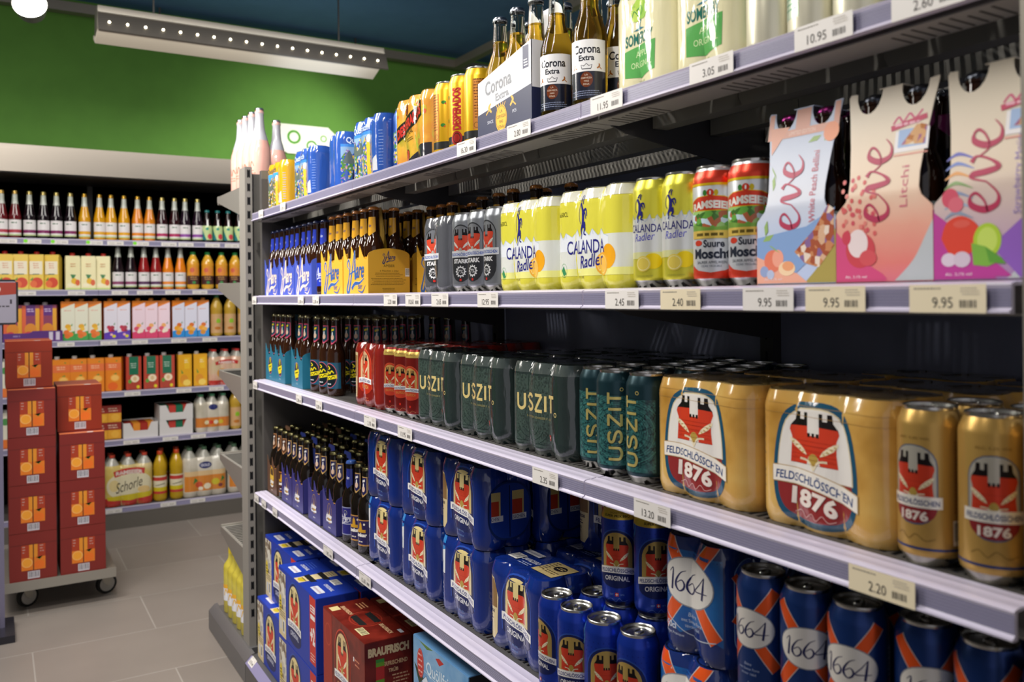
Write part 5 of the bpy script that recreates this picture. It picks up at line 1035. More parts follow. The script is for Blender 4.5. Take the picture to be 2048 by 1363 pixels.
row(P_fp, [(1.045, 1.59, DD), (1.045, 1.38, DD), (1.177, 1.5, DD), (1.177, 1.28, DD)], 'blue six-pack on the bottom layer in the shaded rows behind', 'multipack', 'lower blue packs behind')
row(P_fp, [(1.043, 1.60, DD+.1695), (1.10, 1.36, DD+.1695, 8), (1.177, 1.6, DD+.1695)], 'blue six-pack on the upper layer in the shaded rows behind', 'multipack', 'upper blue packs behind')
P_fc = can('beer_can', ('#15359e', 'can'), art_feld_can())
row(P_fc, [(.842, 1.247, DD, -8), (.836, 1.179, DD, 37), (.842, 1.111, DD, 58), (.855, 1.042, DD, 14)], 'blue half-litre can with silver lid standing loose at the front', 'can', 'blue loose cans in front')
row(P_fc, [(.907, 1.218, DD, 10), (.908, 1.149, DD, 60), (.922, 1.080, DD, 0), (.98, 1.184, DD, 20), (.985, 1.112, DD, 0)], 'blue half-litre can in the second and third rows', 'can', 'blue loose cans behind')
def art_gold_neck():
    a = art_feld_can(); a.lay = 30; a.rect(-.104, .148, .104, .162, '#c9a93e'); a.text('GAGNEZ DES', 0, .1575, .0028, '#2a2418', w=.026); a.text('SUPER PRIX BBQ', 0, .1525, .0045, '#2a2418', w=.046, bold=.03); return a
P_fg = can('beer_can', ('#15359e', 'can'), art_gold_neck(), neck=M('#c9a93e', 'can'))
put(P_fg, (.908, 1.149, DD+.168), 38, 'blue can with gold neck stacked on top of another blue can', 'can')
row(P_fg, [(.985, 1.112, DD+.168, 10), (.922, 1.080, DD+.168, 60)], 'blue gold-neck can stacked behind the single gold-neck can', 'can')
def art_1664(a, cx, cy, s):
    for sg in (-1, 1): a.line([(cx-sg*.030*s, cy+.040*s), (cx+sg*.030*s, cy-.040*s)], .0125*s, '#c9c2c0', sm=False); a.line([(cx-sg*.030*s, cy+.040*s), (cx+sg*.030*s, cy-.040*s)], .0110*s, '#e2551e', sm=False)
    a.ell(cx, cy, .0285*s, .0205*s, '#8a8f98', 32); a.ell(cx, cy, .0275*s, .0195*s, '#e2dfda', 32)
    D = {'1': [([(0, .78), (.20, .98), (.19, .5), (.17, 0)], [.03, .05, .12, .12])], '6': [([(.62, .98), (.35, .85), (.12, .5), (.10, .22), (.30, .02), (.52, .14), (.56, .36), (.40, .52), (.16, .36)], [.02, .05, .11, .13, .06, .10, .10, .05, .04])],
         '4': [([(.58, 1.0), (.30, .62), (.02, .28), (.40, .27), (.80, .30)], [.03, .05, .06, .05, .03]), ([(.58, 1.0), (.54, .5), (.50, -.02)], [.05, .12, .12])]}
    x = cx-.0215*s; k = .0185*s
    for ch, ad in zip('1664', (.30, .62, .62, .8)):
        for pts, ws in D[ch]: a.line([(x+p[0]*k+.06*p[1]*k, cy-k*.5+p[1]*k) for p in pts], [w*k for w in ws], '#1a1f54')
        x += ad*k
def a64c():
    a = Art('can'); art_1664(a, 0, .100, 1.22); a.text('Bière', 0, .055, .0035, '#a8b8dc', shear=.2); a.text('avec Saveur Forte', 0, .049, .0032, '#a8b8dc', w=.030); a.text('saveur 1664', 0, .043, .003, '#a8b8dc', w=.022); a.poly([(-.004, .012), (.0, .034), (.012, .012)], '#8fa0b8'); a.poly([(-.001, .012), (.002, .028), (.009, .012)], '#1c3f86')
    a.lay = 3; a.rect(.05, .02, .075, .13, '#17306a'); a.rows(.052, .073, .12, 14, .006, .002, '#8fa0c8'); a.rect(.078, .05, .084, .11, '#c89a5a'); return a
def a64p():
    a = Art('film'); a.poly([(-.06, .05), (-.02, .03), (.02, .05), (.06, .03), (.06, .15), (-.06, .15)], blend('crisp_blue', ('#1c4a94', '#1f66a8', '#1a3f8c'), 10, .15, True)); art_1664(a, -.002, .106, 1.75); a.text('Bière', .004, .060, .006, '#b8c8e0', shear=.2); a.text('avec Saveur Forte', .004, .051, .005, '#b8c8e0', w=.042); a.text('savoir 1664', .004, .043, .005, '#b8c8e0', w=.03)
    a.line([(-.062, .060), (-.04, .048), (0, .030), (.05, .036)], .0015, '#b8c0d0'); a.text('6·50cl', -.042, .038, .010, '#c8d0e4', w=.030, bold=.03); a.text('Format Pratique', -.034, .026, .005, '#c8d0e4', w=.04)
    a.rrect(.075, .02, .125, .150, .022, '#8fb0dc'); a.rrect(.0765, .0215, .1235, .1485, .021, '#1c4aa8'); art_1664(a, .100, .098, .82); return a
P_64 = shrink_pack('beer_multipack', M('#1a2f6e', 'film'), a64p(), n=2, k=3, rims='#10182e', pull=1.2); P_64c = can('beer_can', ('#15336e', 'can'), a64c(), foot=('#8a8f98', 'tin'))
row(P_64, [(.945, .917, DD+.1695)], 'dark blue pack with white oval number label, upper of the two', 'multipack'); row(P_64, [(.938, .925, DD)], 'dark blue pack with orange ribbons, lower of the two stacked packs', 'multipack')
S64 = [(.842, .774, 6), (.846, .707, 36), (.848, .638, 14)]
row(P_64c, [(x, y, DD+.168, r) for x, y, r in S64], 'dark blue can with white oval label, upper layer at the front', 'can', 'dark blue oval-label cans in front')
row(P_64c, [(x, y, DD, r+20) for x, y, r in S64], 'dark blue can carrying another can, lower layer at the front', 'can', 'lower dark blue cans in front')
B64 = [(.868, .566, 40), (.868, .497, 15), (.868, .428, 50), (.912, .755, 30), (.915, .686, 0), (.918, .617, 60), (.937, .548, 10), (.937, .479, 10), (.937, .410, 30)]
row(P_64c, [(x, y, DD+.168, r) for x, y, r in B64], 'dark blue oval-label can shaded under the price rail', 'can', 'dark blue cans under the rail')
row(P_64c, [(x, y, DD, r) for x, y, r in B64], 'dark blue oval-label can on the lower layer under the price rail', 'can', 'lower dark blue cans under the rail')
# ---- base tray: big cartons
def f_orig(a, L, H):
    a.rect(-L/2+.001, .001, -L/2+.075, H-.012, '#d9c79a'); a.rect(-L/2+.003, .085, -L/2+.075, H-.014, mottled('group_photo_print', ('#c8c0b0', '#8a7a6a', '#a8a8b0', '#6a5a4a', '#e0dcd0'), 60)); a.ell(-L/2+.018, .100, .013, .026, '#d8c01e'); a.rows(-L/2+.009, -L/2+.027, .104, 3, .010, .005, '#2a2a18')
    a.rows(-L/2+.008, -L/2+.07, .076, 3, .007, .003, '#5a5040'); a.rect(-L/2+.012, .02, -L/2+.030, .05, '#c8ccd4'); a.rect(-L/2+.04, .015, -L/2+.062, .055, '#e0e0e0'); a.rect(-L/2+.045, .02, -L/2+.055, .05, '#4a5060')
    feld(a, -.02, .075, .100, .115, arc=-1.2, wcol='#c8cce0'); 
    if L > .33:
        a.rect(L/2-.058, .02, L/2-.006, H-.004, '#c8352a'); a.text('+2', L/2-.032, .100, .050, '#f0e8e4', w=.040, bold=.05); a.rect(L/2-.050, .165, L/2-.012, .184, '#f0e8e4'); a.rows(L/2-.048, L/2-.014, .176, 2, .008, .005, '#c8352a'); a.rect(L/2-.050, .145, L/2-.012, .158, '#f0e8e4'); a.rows(L/2-.052, L/2-.01, .045, 3, .008, .003, '#f0c8c0')
def t_orig(a, L, D):
    a.rect(-.030, -D/2+.002, .020, D/2-.002, '#d9c79a'); a.ell(-.005, -D*.36, .020, .010, '#c8b01e'); a.rows(-.026, .016, -.02, 3, .010, .004, '#6a5a3a'); a.rows(-.026, .016, .05, 3, .008, .003, '#6a5a3a')
    for sx in (-1, 1): a.rrect(sx*.11-.035, -.045, sx*.11+.035, -.022, .004, '#d8dae8'); a.text('FELDSCHLÖSSCHEN', sx*.11, -.034, .008, '#8a2a3a', w=.06); a.text('ORIGINAL', sx*.11, .0, .012, '#c8cce4', w=.07, bold=.03)
    a.bars(.05, .02, .10, .045); a.rows(-.15, -.08, .03, 3, .009, .003, '#4a6ad0')
def e_green(a, D, H): a.poly([(-.012, .02), (.030, .02), (.030, .07), (.018, .095), (.018, .13), (.0, .13), (.0, .095), (-.012, .07)], '#7f9a2a'); a.ell(.010, .055, .018, .026, '#16235c'); a.ell(.010, .060, .012, .016, '#e6d49a'); a.rows(-.04, -.01, .17, 4, .010, .004, '#3a5aa0')
P_bx = box_proto('beer_carton', .365, .125, .213, '#1c3aa6', f_orig, e_green, t_orig, True)
row(P_bx, [(.855, 2.885, DB)], 'blue bottle carton at the far left of the base, lower of its stack', 'carton'); row(P_bx, [(.885, 2.885, DB+.2135)], 'blue bottle carton at the far left of the base, upper of its stack', 'carton')
row(P_bx, [(.825, 2.510, DB)], 'blue bottle carton with red plus-two stripe, lower of its stack', 'carton'); row(P_bx, [(.825, 2.510, DB+.2135)], 'blue bottle carton with red plus-two stripe, upper of its stack', 'carton')
row(P_bx, [(1.015, 2.87, DB), (.955, 2.50, DB), (1.085, 2.50, DB)], 'blue bottle carton in the lower layer of the rows behind', 'carton', 'lower cartons behind')
row(P_bx, [(1.015, 2.87, DB+.2135), (.955, 2.50, DB+.2135), (1.085, 2.50, DB+.2135)], 'blue bottle carton in the upper layer of the rows behind', 'carton', 'upper cartons behind')
def f_brau(a, L, H):
    a.rect(-L/2+.002, .002, -L/2+.07, H-.004, '#9a2a1c'); a.ring(-L/2+.04, .15, .024, .03, .003, '#b8452e'); feld(a, -.005, .075, .088, .110, word='BRAUFRISCH', wcol='#d8a870', ring='#6a1712', rim='#c8402c', bg='#dcc08c', arc=-1.2); a.rect(.075, .145, .082, .156, '#e8e0e0'); a.rows(.085, .12, .15, 2, .012, .004, '#d88a6a')
def e_brau(a, D, H):
    a.text('BRAUFRISCH', 0, H-.026, .022, '#d8c098', w=.108, bold=.06); a.text('ERFRISCHEND', .018, H-.060, .011, '#d0a880', w=.064, bold=.03); a.text('TRÜB', .012, H-.077, .011, '#d0a880', w=.026, bold=.03)
    a.poly([(-.050, .012), (.004, .012), (.006, .070), (-.006, .096), (-.012, .108), (-.012, .160), (-.034, .160), (-.034, .108), (-.042, .096), (-.052, .070)], '#6a9a2a'); a.rect(-.034, .118, -.012, .150, '#b8302a'); a.rect(-.034, .160, -.012, .168, '#3f8a3a'); a.ell(-.023, .050, .022, .026, '#7a1a14'); a.ell(-.023, .052, .016, .018, '#d8c08a'); a.ell(-.044, .085, .003, .02, '#a8cc6a'); a.rows(.008, .056, .120, 13, .0085, .0034, '#c89a78')
def t_brau(a, L, D):
    a.ring(0, 0, .055, .042, .004, '#9a3020'); a.ring(0, 0, .045, .034, .002, '#9a3020'); a.text('BRAUFRISCH', -.085, -.02, .012, '#d8b088', w=.07, bold=.03); a.text('BRAUFRISCH', .088, .02, .012, '#d8b088', w=.07, bold=.03); a.bars(.05, -.05, .10, -.028, bg='#d8cc9a'); a.rect(-.13, -.055, -.10, -.03, '#e0cc90'); a.rect(.11, .04, .135, .05, '#c8ccd8'); a.rows(-.12, -.07, .035, 3, .009, .004, '#d8a070')
RM = blend('brown_red_wood', ('#45100c', '#64180f', '#7c2418', '#521410'), 11, .35)
def retex(o, mat):
    o.data.materials[0] = mat; return o
P_br = retex(box_proto('beer_carton', .305, .125, .213, '#8a2418', f_brau, e_brau, t_brau, True), RM)
row(P_br, [(.825, 2.115, DB)], 'dark red bottle carton, lower of the red stack on the base', 'carton'); row(P_br, [(.825, 2.115, DB+.2135)], 'dark red bottle carton, upper of the red stack on the base', 'carton')
row(P_br, [(.955, 2.10, DB), (1.085, 2.10, DB)], 'dark red carton in the lower layer behind', 'carton'); row(P_br, [(.955, 2.10, DB+.2135), (1.085, 2.10, DB+.2135)], 'dark red carton in the upper layer behind', 'carton')
def f_q(a, L, H):
    a.rect(-L/2+.001, .001, L/2-.001, H-.001, blend('sky_print', ('#3a7ab8', '#7fa8cc', '#4a8ac0'), 8)); a.poly([(-L/2+.005, H-.06), (-.07, H-.085), (-.02, .03), (-L/2+.03, .0012), (-L/2+.03, H-.1)], '#2c3a2a')
    a.poly([(-.10, H-.10), (-.065, H-.070), (-.05, H-.085), (-.03, H-.120), (.0, H-.135), (.03, H-.100), (.055, H-.13), (.12, H-.16), (.12, .002), (-.09, .002)], '#56708c'); a.poly([(-.085, H-.088), (-.065, H-.072), (-.052, H-.085), (-.045, H-.105), (-.068, H-.118)], '#d4dce8'); a.poly([(-.045, H-.105), (-.02, H-.128), (.03, H-.102), (.01, H-.16), (-.05, H-.17)], '#c4ccd8'); a.poly([(.0, H-.14), (.03, H-.10), (.055, H-.13), (.05, H-.19), (-.01, H-.18)], '#2f5a9a')
    a.line([(-.08, H-.062), (.12, H-.078)], .0015, '#b8d0e4', sm=False); a.text('Quöllfrisch', .012, H-.052, .032, '#cfe0ee', w=.150, bold=.01); a.ell(-.093, H-.052, .017, .032, '#b8302c'); a.ring(-.093, H-.052, .015, .029, .001, '#d88a80'); a.rows(-.104, -.084, H-.036, 4, .012, .004, '#e0a8a0')
    a.poly([(-.018, H-.016), (.0, H-.010), (.022, H-.014), (.0, H-.026)], '#b02a26'); a.poly([(-.10, H-.004), (-.03, H-.004), (-.06, H-.012)], '#5a7a3a')
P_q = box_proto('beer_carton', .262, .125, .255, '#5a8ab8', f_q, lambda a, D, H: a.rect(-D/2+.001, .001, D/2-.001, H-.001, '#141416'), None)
row(P_q, [(.863, 1.632, DB)], 'pale blue carton with snowy mountain picture, lower of its stack', 'carton'); row(P_q, [(.863, 1.632, DB+.2555)], 'pale blue carton with snowy mountain picture, upper of its stack', 'carton')
# ---- price labels in the rails
def price(name, txt, col, wide=.078):
    m = MB(); h = .0275; m.box(-.0003, 0, -wide/2, wide/2, 0, h, (col, 'paper')); a = Art('paper'); g = '#4a4642'
    a.text(txt, -.008+.004*(5-len(txt)), h*.36, .0105, g, w=.0052*len(txt)); a.rows(-wide*.44, -wide*.02, h*.84, 1, .003, .0012, '#8a857c'); a.rows(wide*.18, wide*.42, h*.84, 3, .0028, .0009, '#b0a89c'); a.bars(wide*.15, h*.12, wide*.40, h*.48, bg=None, fg='#4a4642')
    apply(m, a, flat_map((-.0003, 0, 0), (0, -1, 0), (0, 0, 1), (-1, 0, 0))); return proto(name, m)
W1, C1 = '#dedad6', '#e3d6b8'
BES = {'16.30': 'under the red-lettered pack', '2.80': 'under the clear lager bottles', '11.95': 'under the first cream cider pack', '3.05': 'under the cream cider cans', '10.95': 'right of the 3.05 label', '2.60': 'cut by the picture top', '2.20': ('under the yellow end panel', 'under the golden cans'), '10.60': 'left of the 2.65 label', '2.65': 'under the grey pack', '12.95': 'under the lemon-yellow packs', '2.45': 'under the lemon-yellow cans', '2.40': 'under the red and silver cans', '2.10': 'under the red cans', '13.95': 'under the leftmost green pack', '2.35': 'under the dark teal cans', '13.20': 'under the first golden pack', '1.85': 'under the navy carriers', '12.60': 'under the blue packs'}
FR = ('peach', 'litchi', 'strawberry')
def prices(z, lst, shelf):
    for i, (y, txt, c) in enumerate(lst):
        p = price('price_label', txt or '12.80', c, .055 if not txt else .078)
        if not txt: d = 'small faint price label near the left end of the %s rail, %s from left' % (shelf, NTH[i])
        else:
            b = BES.get(txt) if txt != '9.95' else 'under the %s carrier' % FR[i-9]
            if isinstance(b, tuple): b = b[0] if shelf == 'second' else b[1]
            d = '%s price label %s reading %s on the %s rail' % ('cream' if c == C1 else 'white', b, txt, shelf)
        put(p, (.7892, y, z+.0005), 0, d, 'price label')
prices(1.645, [(2.96, '', W1), (2.70, '', W1), (1.468, '16.30', W1), (1.274, '2.80', W1), (1.024, '11.95', W1), (.805, '3.05', W1), (.632, '10.95', W1), (.508, '2.60', W1)], 'top')
prices(1.349, [(3.058, '', W1), (2.525, '', W1), (2.385, '', W1), (1.847, '2.20', W1), (1.723, '10.60', W1), (1.59, '2.65', W1), (1.39, '12.95', W1), (.992, '2.45', W1), (.867, '2.40', C1), (.715, '9.95', W1), (.620, '9.95', C1), (.491, '9.95', C1)], 'second')
prices(1.05, [(3.058, '', W1), (2.553, '', W1), (2.367, '', W1), (1.981, '2.10', W1), (1.773, '13.95', W1), (1.201, '2.35', W1), (.929, '13.20', W1), (.566, '2.20', C1)], 'third')
prices(.65, [(3.055, '', W1), (2.960, '', W1), (2.825, '', W1), (2.30, '1.85', W1), (2.025, '12.60', W1)], 'fourth')
p = price('price_label', '10.50', W1, .055); put(p, (.7590, 3.052, .0845), 0, 'price label lying on the sloped base tray front at the far left', 'price label', tilt=(0, R(44)))
# ================================================================ end unit: sparkling rosé and wine
P_rose = bottle('sparkling_bottle', .041, .315, blend('rose_glass', ('#e4aca0', '#ecb8aa', '#e4a294'), 8, .06), ('#b9b9c0', 'tin'), [(.06, .12, .06, lambda a, hw, z0, z1: (a.line([(-.03, z0+.02), (-.02, z1-.01), (-.01, z0+.025), (.0, z1-.012), (.01, z0+.022), (.02, z1-.014), (.03, z0+.03)], .004, '#d8705c'), a.rows(-.04, .04, z0+.01, 2, .01, .004, '#d8806c')), None)], shape='champ', neck=(.190, .300, .1, 'full', '#b4b4bc'))
EX = [(.872, 3.560), (.872, 3.476), (.875, 3.392), (.88, 3.308), (1.0, 3.50)]
row(P_rose, [(x, y, EZ[0]) for x, y in EX], 'pink sparkling bottle with silver foil on the end shelf', 'bottle', 'pink sparkling bottles')
P_wd = bottle('wine_bottle', .037, .31, ('#0c0c14', 'glass'), None, shape='wine', neck=(.24, .309, .1, 'full', '#1a2a5a'))
row(P_wd, [(.89, 3.45, EZ[1]), (.89, 3.372, EZ[1]), (.89, 3.293, EZ[1])], 'black wine bottle on the second end shelf', 'bottle', 'black bottles second end shelf'); row(P_wd, [(.89, 3.42, EZ[2]), (.89, 3.33, EZ[2])], 'black wine bottle on the third end shelf', 'bottle')
P_wg = bottle('wine_bottle', .037, .31, ('#3a4a14', 'glass'), None, [(.05, .16, .045, None, '#c8ccc4')], shape='wine', neck=(.235, .309, .1, 'full', '#b8bcc4'))
row(P_wg, [(.885, 3.46, EZ[3], 30), (.885, 3.37, EZ[3], 30)], 'green wine bottle with silver neck on the fourth end shelf', 'bottle')
P_ww = bottle('wine_bottle', .036, .255, blend('pale_wine', ('#a8982a', '#c8b83a', '#b8a830'), 8, .06), None, [(.05, .13, .04, None, '#d8dcd8')], shape='wine', neck=(.205, .254, .1, 'full', '#b0a848'))
row(P_ww, [(.885, 3.45, EZ[4], 80), (.885, 3.36, EZ[4], 30)], 'pale yellow wine bottle on the lowest end shelf', 'bottle')
P_wy = bottle('wine_bottle', .034, .285, blend('straw_wine', ('#b8a83a', '#c8ba50', '#a89a30'), 8, .06), None, [(.05, .115, .045, lambda a, hw, z0, z1: (a.rect(-hw, z1-.016, hw, z1, '#e0a82a'), a.line([(-.01, z0+.02), (0, z0+.045), (.008, z0+.03)], .005, '#d8a82a')), '#dcdce4')], shape='wine', neck=(.235, .299, .1, 'full', '#e8cc1e'))
row(P_wy, [(.822, 3.57-.07*i, .105, 30) for i in range(5)], 'straw-yellow bottle with yellow cap on the end base tray', 'bottle', 'yellow-capped bottles on the end base')
row(P_wy, [(.93, 3.50, .105, 30), (.93, 3.40, .105, 30), (.93, 3.30, .105, 30)], 'straw-yellow bottle in the second row of the end base tray', 'bottle', 'yellow-capped bottles behind')
# ================================================================ juice wall
def wx(px, py, y=5.66):
    X, Y = px-1024, py-591.5; u = (X-Y*.0099)/1712.9; s, c = math.sin(.5449), math.cos(.5449); return y*(s+u*c)/(c-u*s)
RZ = [z+.034 for z in FZ]
def jl(frame, tint, band):
    def f(a, hw, z0, z1): a.rows(-.018, .016, z1-.020, 1, .01, .006, '#3f6a4a'); a.rect(-hw, z0+.016, hw, z0+.034, tint); a.rect(-hw, z0, hw, z0+.008, band)
    return f
def juice(liq, tint, cap='#a8a890'):
    o = bottle('juice_bottle', .0318, .272, blend('juice_'+liq.strip('#'), (liq, liq), 6, .06), (cap, 'tin'), [(.015, .105, .046, jl('', tint, '#b8c890'), '#dcd8d8')], neck=(.196, .252, .2, 'full', '#a5aaa0'), shape='juice', seg=24, capname='screw_cap'); return o
K = dict(red=juice('#5a1016', '#a83a4a', '#c8a860'), blk=juice('#140a10', '#7a2a5a', '#b8a868'), yel=juice('#c8900c', '#d8a02a', '#b89038'), ora=juice('#cc7a14', '#d8842a', '#b89038'), drk=juice('#2a060c', '#a82a5a', '#b8a868'), vio=juice('#1c0a1a', '#8a4a9a', '#b8a868'), amb=juice('#d87a10', '#e08a3a', '#8a8a88'), bk2=juice('#1a0c12', '#8a4a6a', '#8a8a88'), rd2=juice('#8a1a1a', '#5a3a5a', '#8a8a88'))
TC = bottle('juice_bottle', .031, .205, ('#1a0a0c', 'glass'), ('#0f6a6a', 'gloss'), [(.015, .105, .048, lambda a, hw, z0, z1: (a.poly([(-hw, z0), (-.01, z0), (-hw, z1)], '#1f7a7a'), a.ell(.012, z0+.022, .016, .018, '#c8404a'), a.ell(-.006, z1-.02, .01, .008, '#1f8a7a')), '#b8cc90')], shape='juice', seg=24)
def wrow(p, pxs, r, desc, py, y=5.665, cat='bottle', group=None, dz=0): return row(p, [(wx(q, py, y), y, RZ[r]+dz, 90-6*k) for k, q in enumerate(pxs)], desc, cat, group)
for k, pxs, d in (('red', (3, 30), 'dark red juice bottle with pale label'), ('blk', (59, 87, 113, 141), 'black-purple juice bottle with pale label'), ('yel', (169, 199, 222, 248), 'yellow juice bottle with pale label'), ('ora', (275, 299), 'orange juice glass bottle with pale label'), ('drk', (324, 349), 'maroon juice bottle with pale label'), ('vio', (370, 395), 'dark violet-label juice bottle')):
    wrow(K[k], pxs, 0, d+' on the top wall shelf', 430, group=d)
    row(K[k], [(wx(q, 430, 5.75), 5.752, RZ[0], 90) for q in pxs], d.replace(' with pale label', '')+' behind on the top wall shelf', 'bottle', d+' second row')
row(TC, [(wx(q, 455, 5.65), 5.66, RZ[0], 90) for q in (415, 436, 457, 478)], 'small dark bottle with teal cap on the top wall shelf', 'bottle', 'teal-capped bottles')
def jcart(name, L, H, col, art, cap, capx=0, gable=False):
    m = MB(); a = L/2; b = .036
    if gable: m.prism([(-a, 0), (a, 0), (a, H-.018), (a*.94, H), (-a*.94, H), (-a, H-.018)], 'x', -b, b, (col, 'card'))
    else: m.box(-b, b, -a, a, 0, H, (col, 'card'))
    if gable:
        for v in m.bm.verts:
            if v.co.z > H-.001: v.co.x *= .5
    A = Art('card'); art(A, L, H-.02 if gable else H); apply(m, A, flat_map((-b, 0, 0), (0, -1, 0), (0, 0, 1), (-1, 0, 0)))
    o = proto(name, m); c = MB(); c.lathe([(.0145, H-.004), (.0145, H+.014), (.012, H+.017), (0, H+.017)], cap, 16, c=(0, capx)); part('screw_cap', c, o); return o
def fruit_art(base, kind, leaf='#4a8a3a'):
    def f(a, L, H):
        w = L/2
        if kind == 'peach': a.rect(-w+.008, .09, w-.006, H-.02, '#e4dcc4'); a.ell(.006, .042, .030, .030, '#c8442a'); a.ell(-.012, .034, .018, .020, '#d8683a'); a.poly([(-.030, .055), (-.014, .075), (-.016, .055)], leaf); a.rect(-.016, .088, .018, .093, '#2f5a5a'); a.rows(-.014, .018, .150, 3, .012, .004, '#c8703a'); a.rect(-w, .0, w, .010, '#c8c05a')
        if kind == 'pear': a.rows(-.014, .018, .150, 2, .014, .004, '#c88a5a'); a.poly([(-.014, .090), (.016, .088), (.006, .068), (-.004, .064)], '#3a7a4a'); a.ell(.006, .050, .016, .018, '#dcae2a'); a.ell(.024, .042, .012, .018, '#d0603a'); a.ell(-.012, .028, .018, .010, '#e8e0c0'); a.rect(-w, .0, w, .010, '#b8cc7a')
        if kind in ('carrot', 'grape', 'lych', 'mango'):
            c = dict(carrot=('#dc7a14', '#dcdcc8', '#3f9a4a'), grape=('#dc7a14', '#dcd8e4', '#5a3aa8'), lych=('#dc7a14', '#e8d0dc', '#d0406a'), mango=('#dc7a14', '#d8d8e8', '#2a8ad0'))[kind]
            a.rect(-w, 0, w, H, c[1]); a.rect(-w, 0, w, .038, c[2]); a.poly([(-w, .038), (w, .055), (w, .038)], c[2]); a.poly([(-w, H), (w, H), (w, H-.010), (-w*.2, H-.028), (-w, H-.040)], c[0]); a.rows(-.02, .022, H-.055, 1, .01, .005, '#d89a8a')
            for x, y, r, cc in dict(carrot=((.0, .082, .016, '#e0a82a'), (.006, .066, .012, '#e8b83a'), (-.008, .048, .016, '#e0702a'), (.012, .036, .016, '#e07a34'), (-.004, .026, .015, '#d86a28')), grape=((-.01, .072, .012, '#b82a4a'), (.008, .070, .013, '#a83a4a'), (-.002, .056, .013, '#c03048'), (.012, .052, .010, '#8a2a4a'), (.004, .028, .008, '#e8b0b8'), (.018, .018, .010, '#d0c81e')), lych=((0, .078, .014, '#e8a860'), (-.012, .058, .016, '#d8506a'), (.010, .048, .016, '#e8d8c8'), (.0, .040, .010, '#e8e0c8')), mango=((.004, .076, .015, '#d8702a'), (-.008, .056, .018, '#e8a02a'), (.010, .048, .016, '#e8b04a'), (.0, .028, .016, '#d08a2a')))[kind]: a.ell(x, y, r, r*.9, cc, 14)
            a.poly([(.014, .088), (.024, .100), (.022, .084)], leaf)
        if kind == 'orange': a.rect(-w, H*.62, w, H*.84, '#e0703a'); a.rows(-.026, .026, H*.76, 2, .012, .006, '#f0b890'); a.ell(.010, .078, .026, .022, '#eca23a'); a.ell(.010, .078, .020, .016, '#f0bc60'); a.ell(-.002, .028, .028, .024, '#e0641e'); a.poly([(.0, .10), (.018, .108), (.020, .098)], leaf); a.ell(.02, H*.9, .004, .004, leaf)
        if kind == 'apple': a.rect(-w, 0, -w*.62, H, '#b8402c'); a.rect(w*.62, 0, w, H, '#b8402c'); a.rect(-w*.62, H*.45, w*.62, H, '#17684a'); a.rows(-.018, .018, H*.78, 3, .012, .004, '#c8dccc'); a.ell(-.004, .030, .03, .026, '#a8402c'); a.ell(.006, .066, .024, .022, '#ecd8b8'); a.ell(.006, .066, .010, .013, '#d8b888'); a.ell(.024, .016, .009, .010, '#d8c81e'); a.ell(-.022, .05, .010, .012, '#5a9a3a')
        if kind == 'pine': a.rect(-w*.1, H*.55, w*.7, H*.9, '#e8b82a'); a.rows(-.004, .020, H*.8, 2, .012, .006, '#f0dca8'); a.ell(-.006, .045, .024, .030, '#d8902a'); a.ell(.010, .024, .022, .020, '#eccc60'); a.poly([(-.020, .08), (-.024, .11), (-.010, .085)], leaf)
        if kind == 'multi': a.rect(-w*.5, H*.68, w*.55, H, '#5f2a7a'); a.rows(-.018, .020, H*.86, 2, .012, .006, '#c8b0d4'); a.rect(-w, 0, -w*.5, H*.98, '#d8603a'); a.rect(w*.55, 0, w, H*.9, '#e0a02a'); a.ell(.0, .05, .03, .035, '#d8882a'); a.ell(-.01, .02, .02, .018, '#c83a4a')
    return f
JC = dict(peach=jcart('juice_carton', .079, .205, '#d8b83a', fruit_art('', 'peach'), ('#a82018', 'gloss'), gable=True), pear=jcart('juice_carton', .079, .200, '#dcd4a4', fruit_art('', 'pear'), ('#b02a1e', 'gloss'), gable=True),
          carrot=jcart('juice_carton', .0715, .228, '#c96f14', fruit_art('', 'carrot'), ('#dc8a14', 'gloss')), grape=jcart('juice_carton', .0715, .228, '#c96f14', fruit_art('', 'grape'), ('#dc8a14', 'gloss')), lych=jcart('juice_carton', .0715, .228, '#c96f14', fruit_art('', 'lych'), ('#dc8a14', 'gloss')), mango=jcart('juice_carton', .0715, .228, '#c96f14', fruit_art('', 'mango'), ('#dc8a14', 'gloss')),
          orange=jcart('juice_carton', .0905, .200, '#e0821a', fruit_art('', 'orange'), ('#c8c4c0', 'gloss'), .02), apple=jcart('juice_carton', .0845, .200, '#a83a2a', fruit_art('', 'apple'), ('#c8c4c0', 'gloss'), .02), pine=jcart('juice_carton', .080, .200, '#e0a41e', fruit_art('', 'pine'), ('#c8c4c0', 'gloss'), .02), multi=jcart('juice_carton', .091, .190, '#8a3a5a', fruit_art('', 'multi'), ('#b8b4b8', 'gloss'), .02))
for k, r, pxs, py, d in (('peach', 1, (10, 42, 74, 106), 540, 'yellow carton with red peach picture'), ('pear', 1, (145, 177, 207), 540, 'cream carton with pear and leaf picture'), ('carrot', 2, (135, 163, 191), 640, 'tall carton with carrots and green base'), ('grape', 2, (220, 247), 640, 'tall carton with red berries and violet base'), ('lych', 2, (276, 302, 328), 640, 'tall carton with pink base and halved fruit'), ('mango', 2, (355, 381, 406), 640, 'tall carton with blue base and orange fruit'), ('orange', 3, (122, 157, 193, 229), 745, 'orange carton with sliced orange picture'), ('apple', 3, (266, 302, 335), 745, 'green-panel carton with halved apple picture'), ('pine', 3, (368, 400), 745, 'yellow carton with pineapple picture')):
    wrow(JC[k], pxs, r, d+' on the wall shelf', py, y=5.68, cat='carton', group=d)
wrow(JC['multi'], (25, 62, 98), 2, 'purple-topped carton on the purple tray', 640, y=5.70, cat='carton', group='purple-topped cartons', dz=.02)
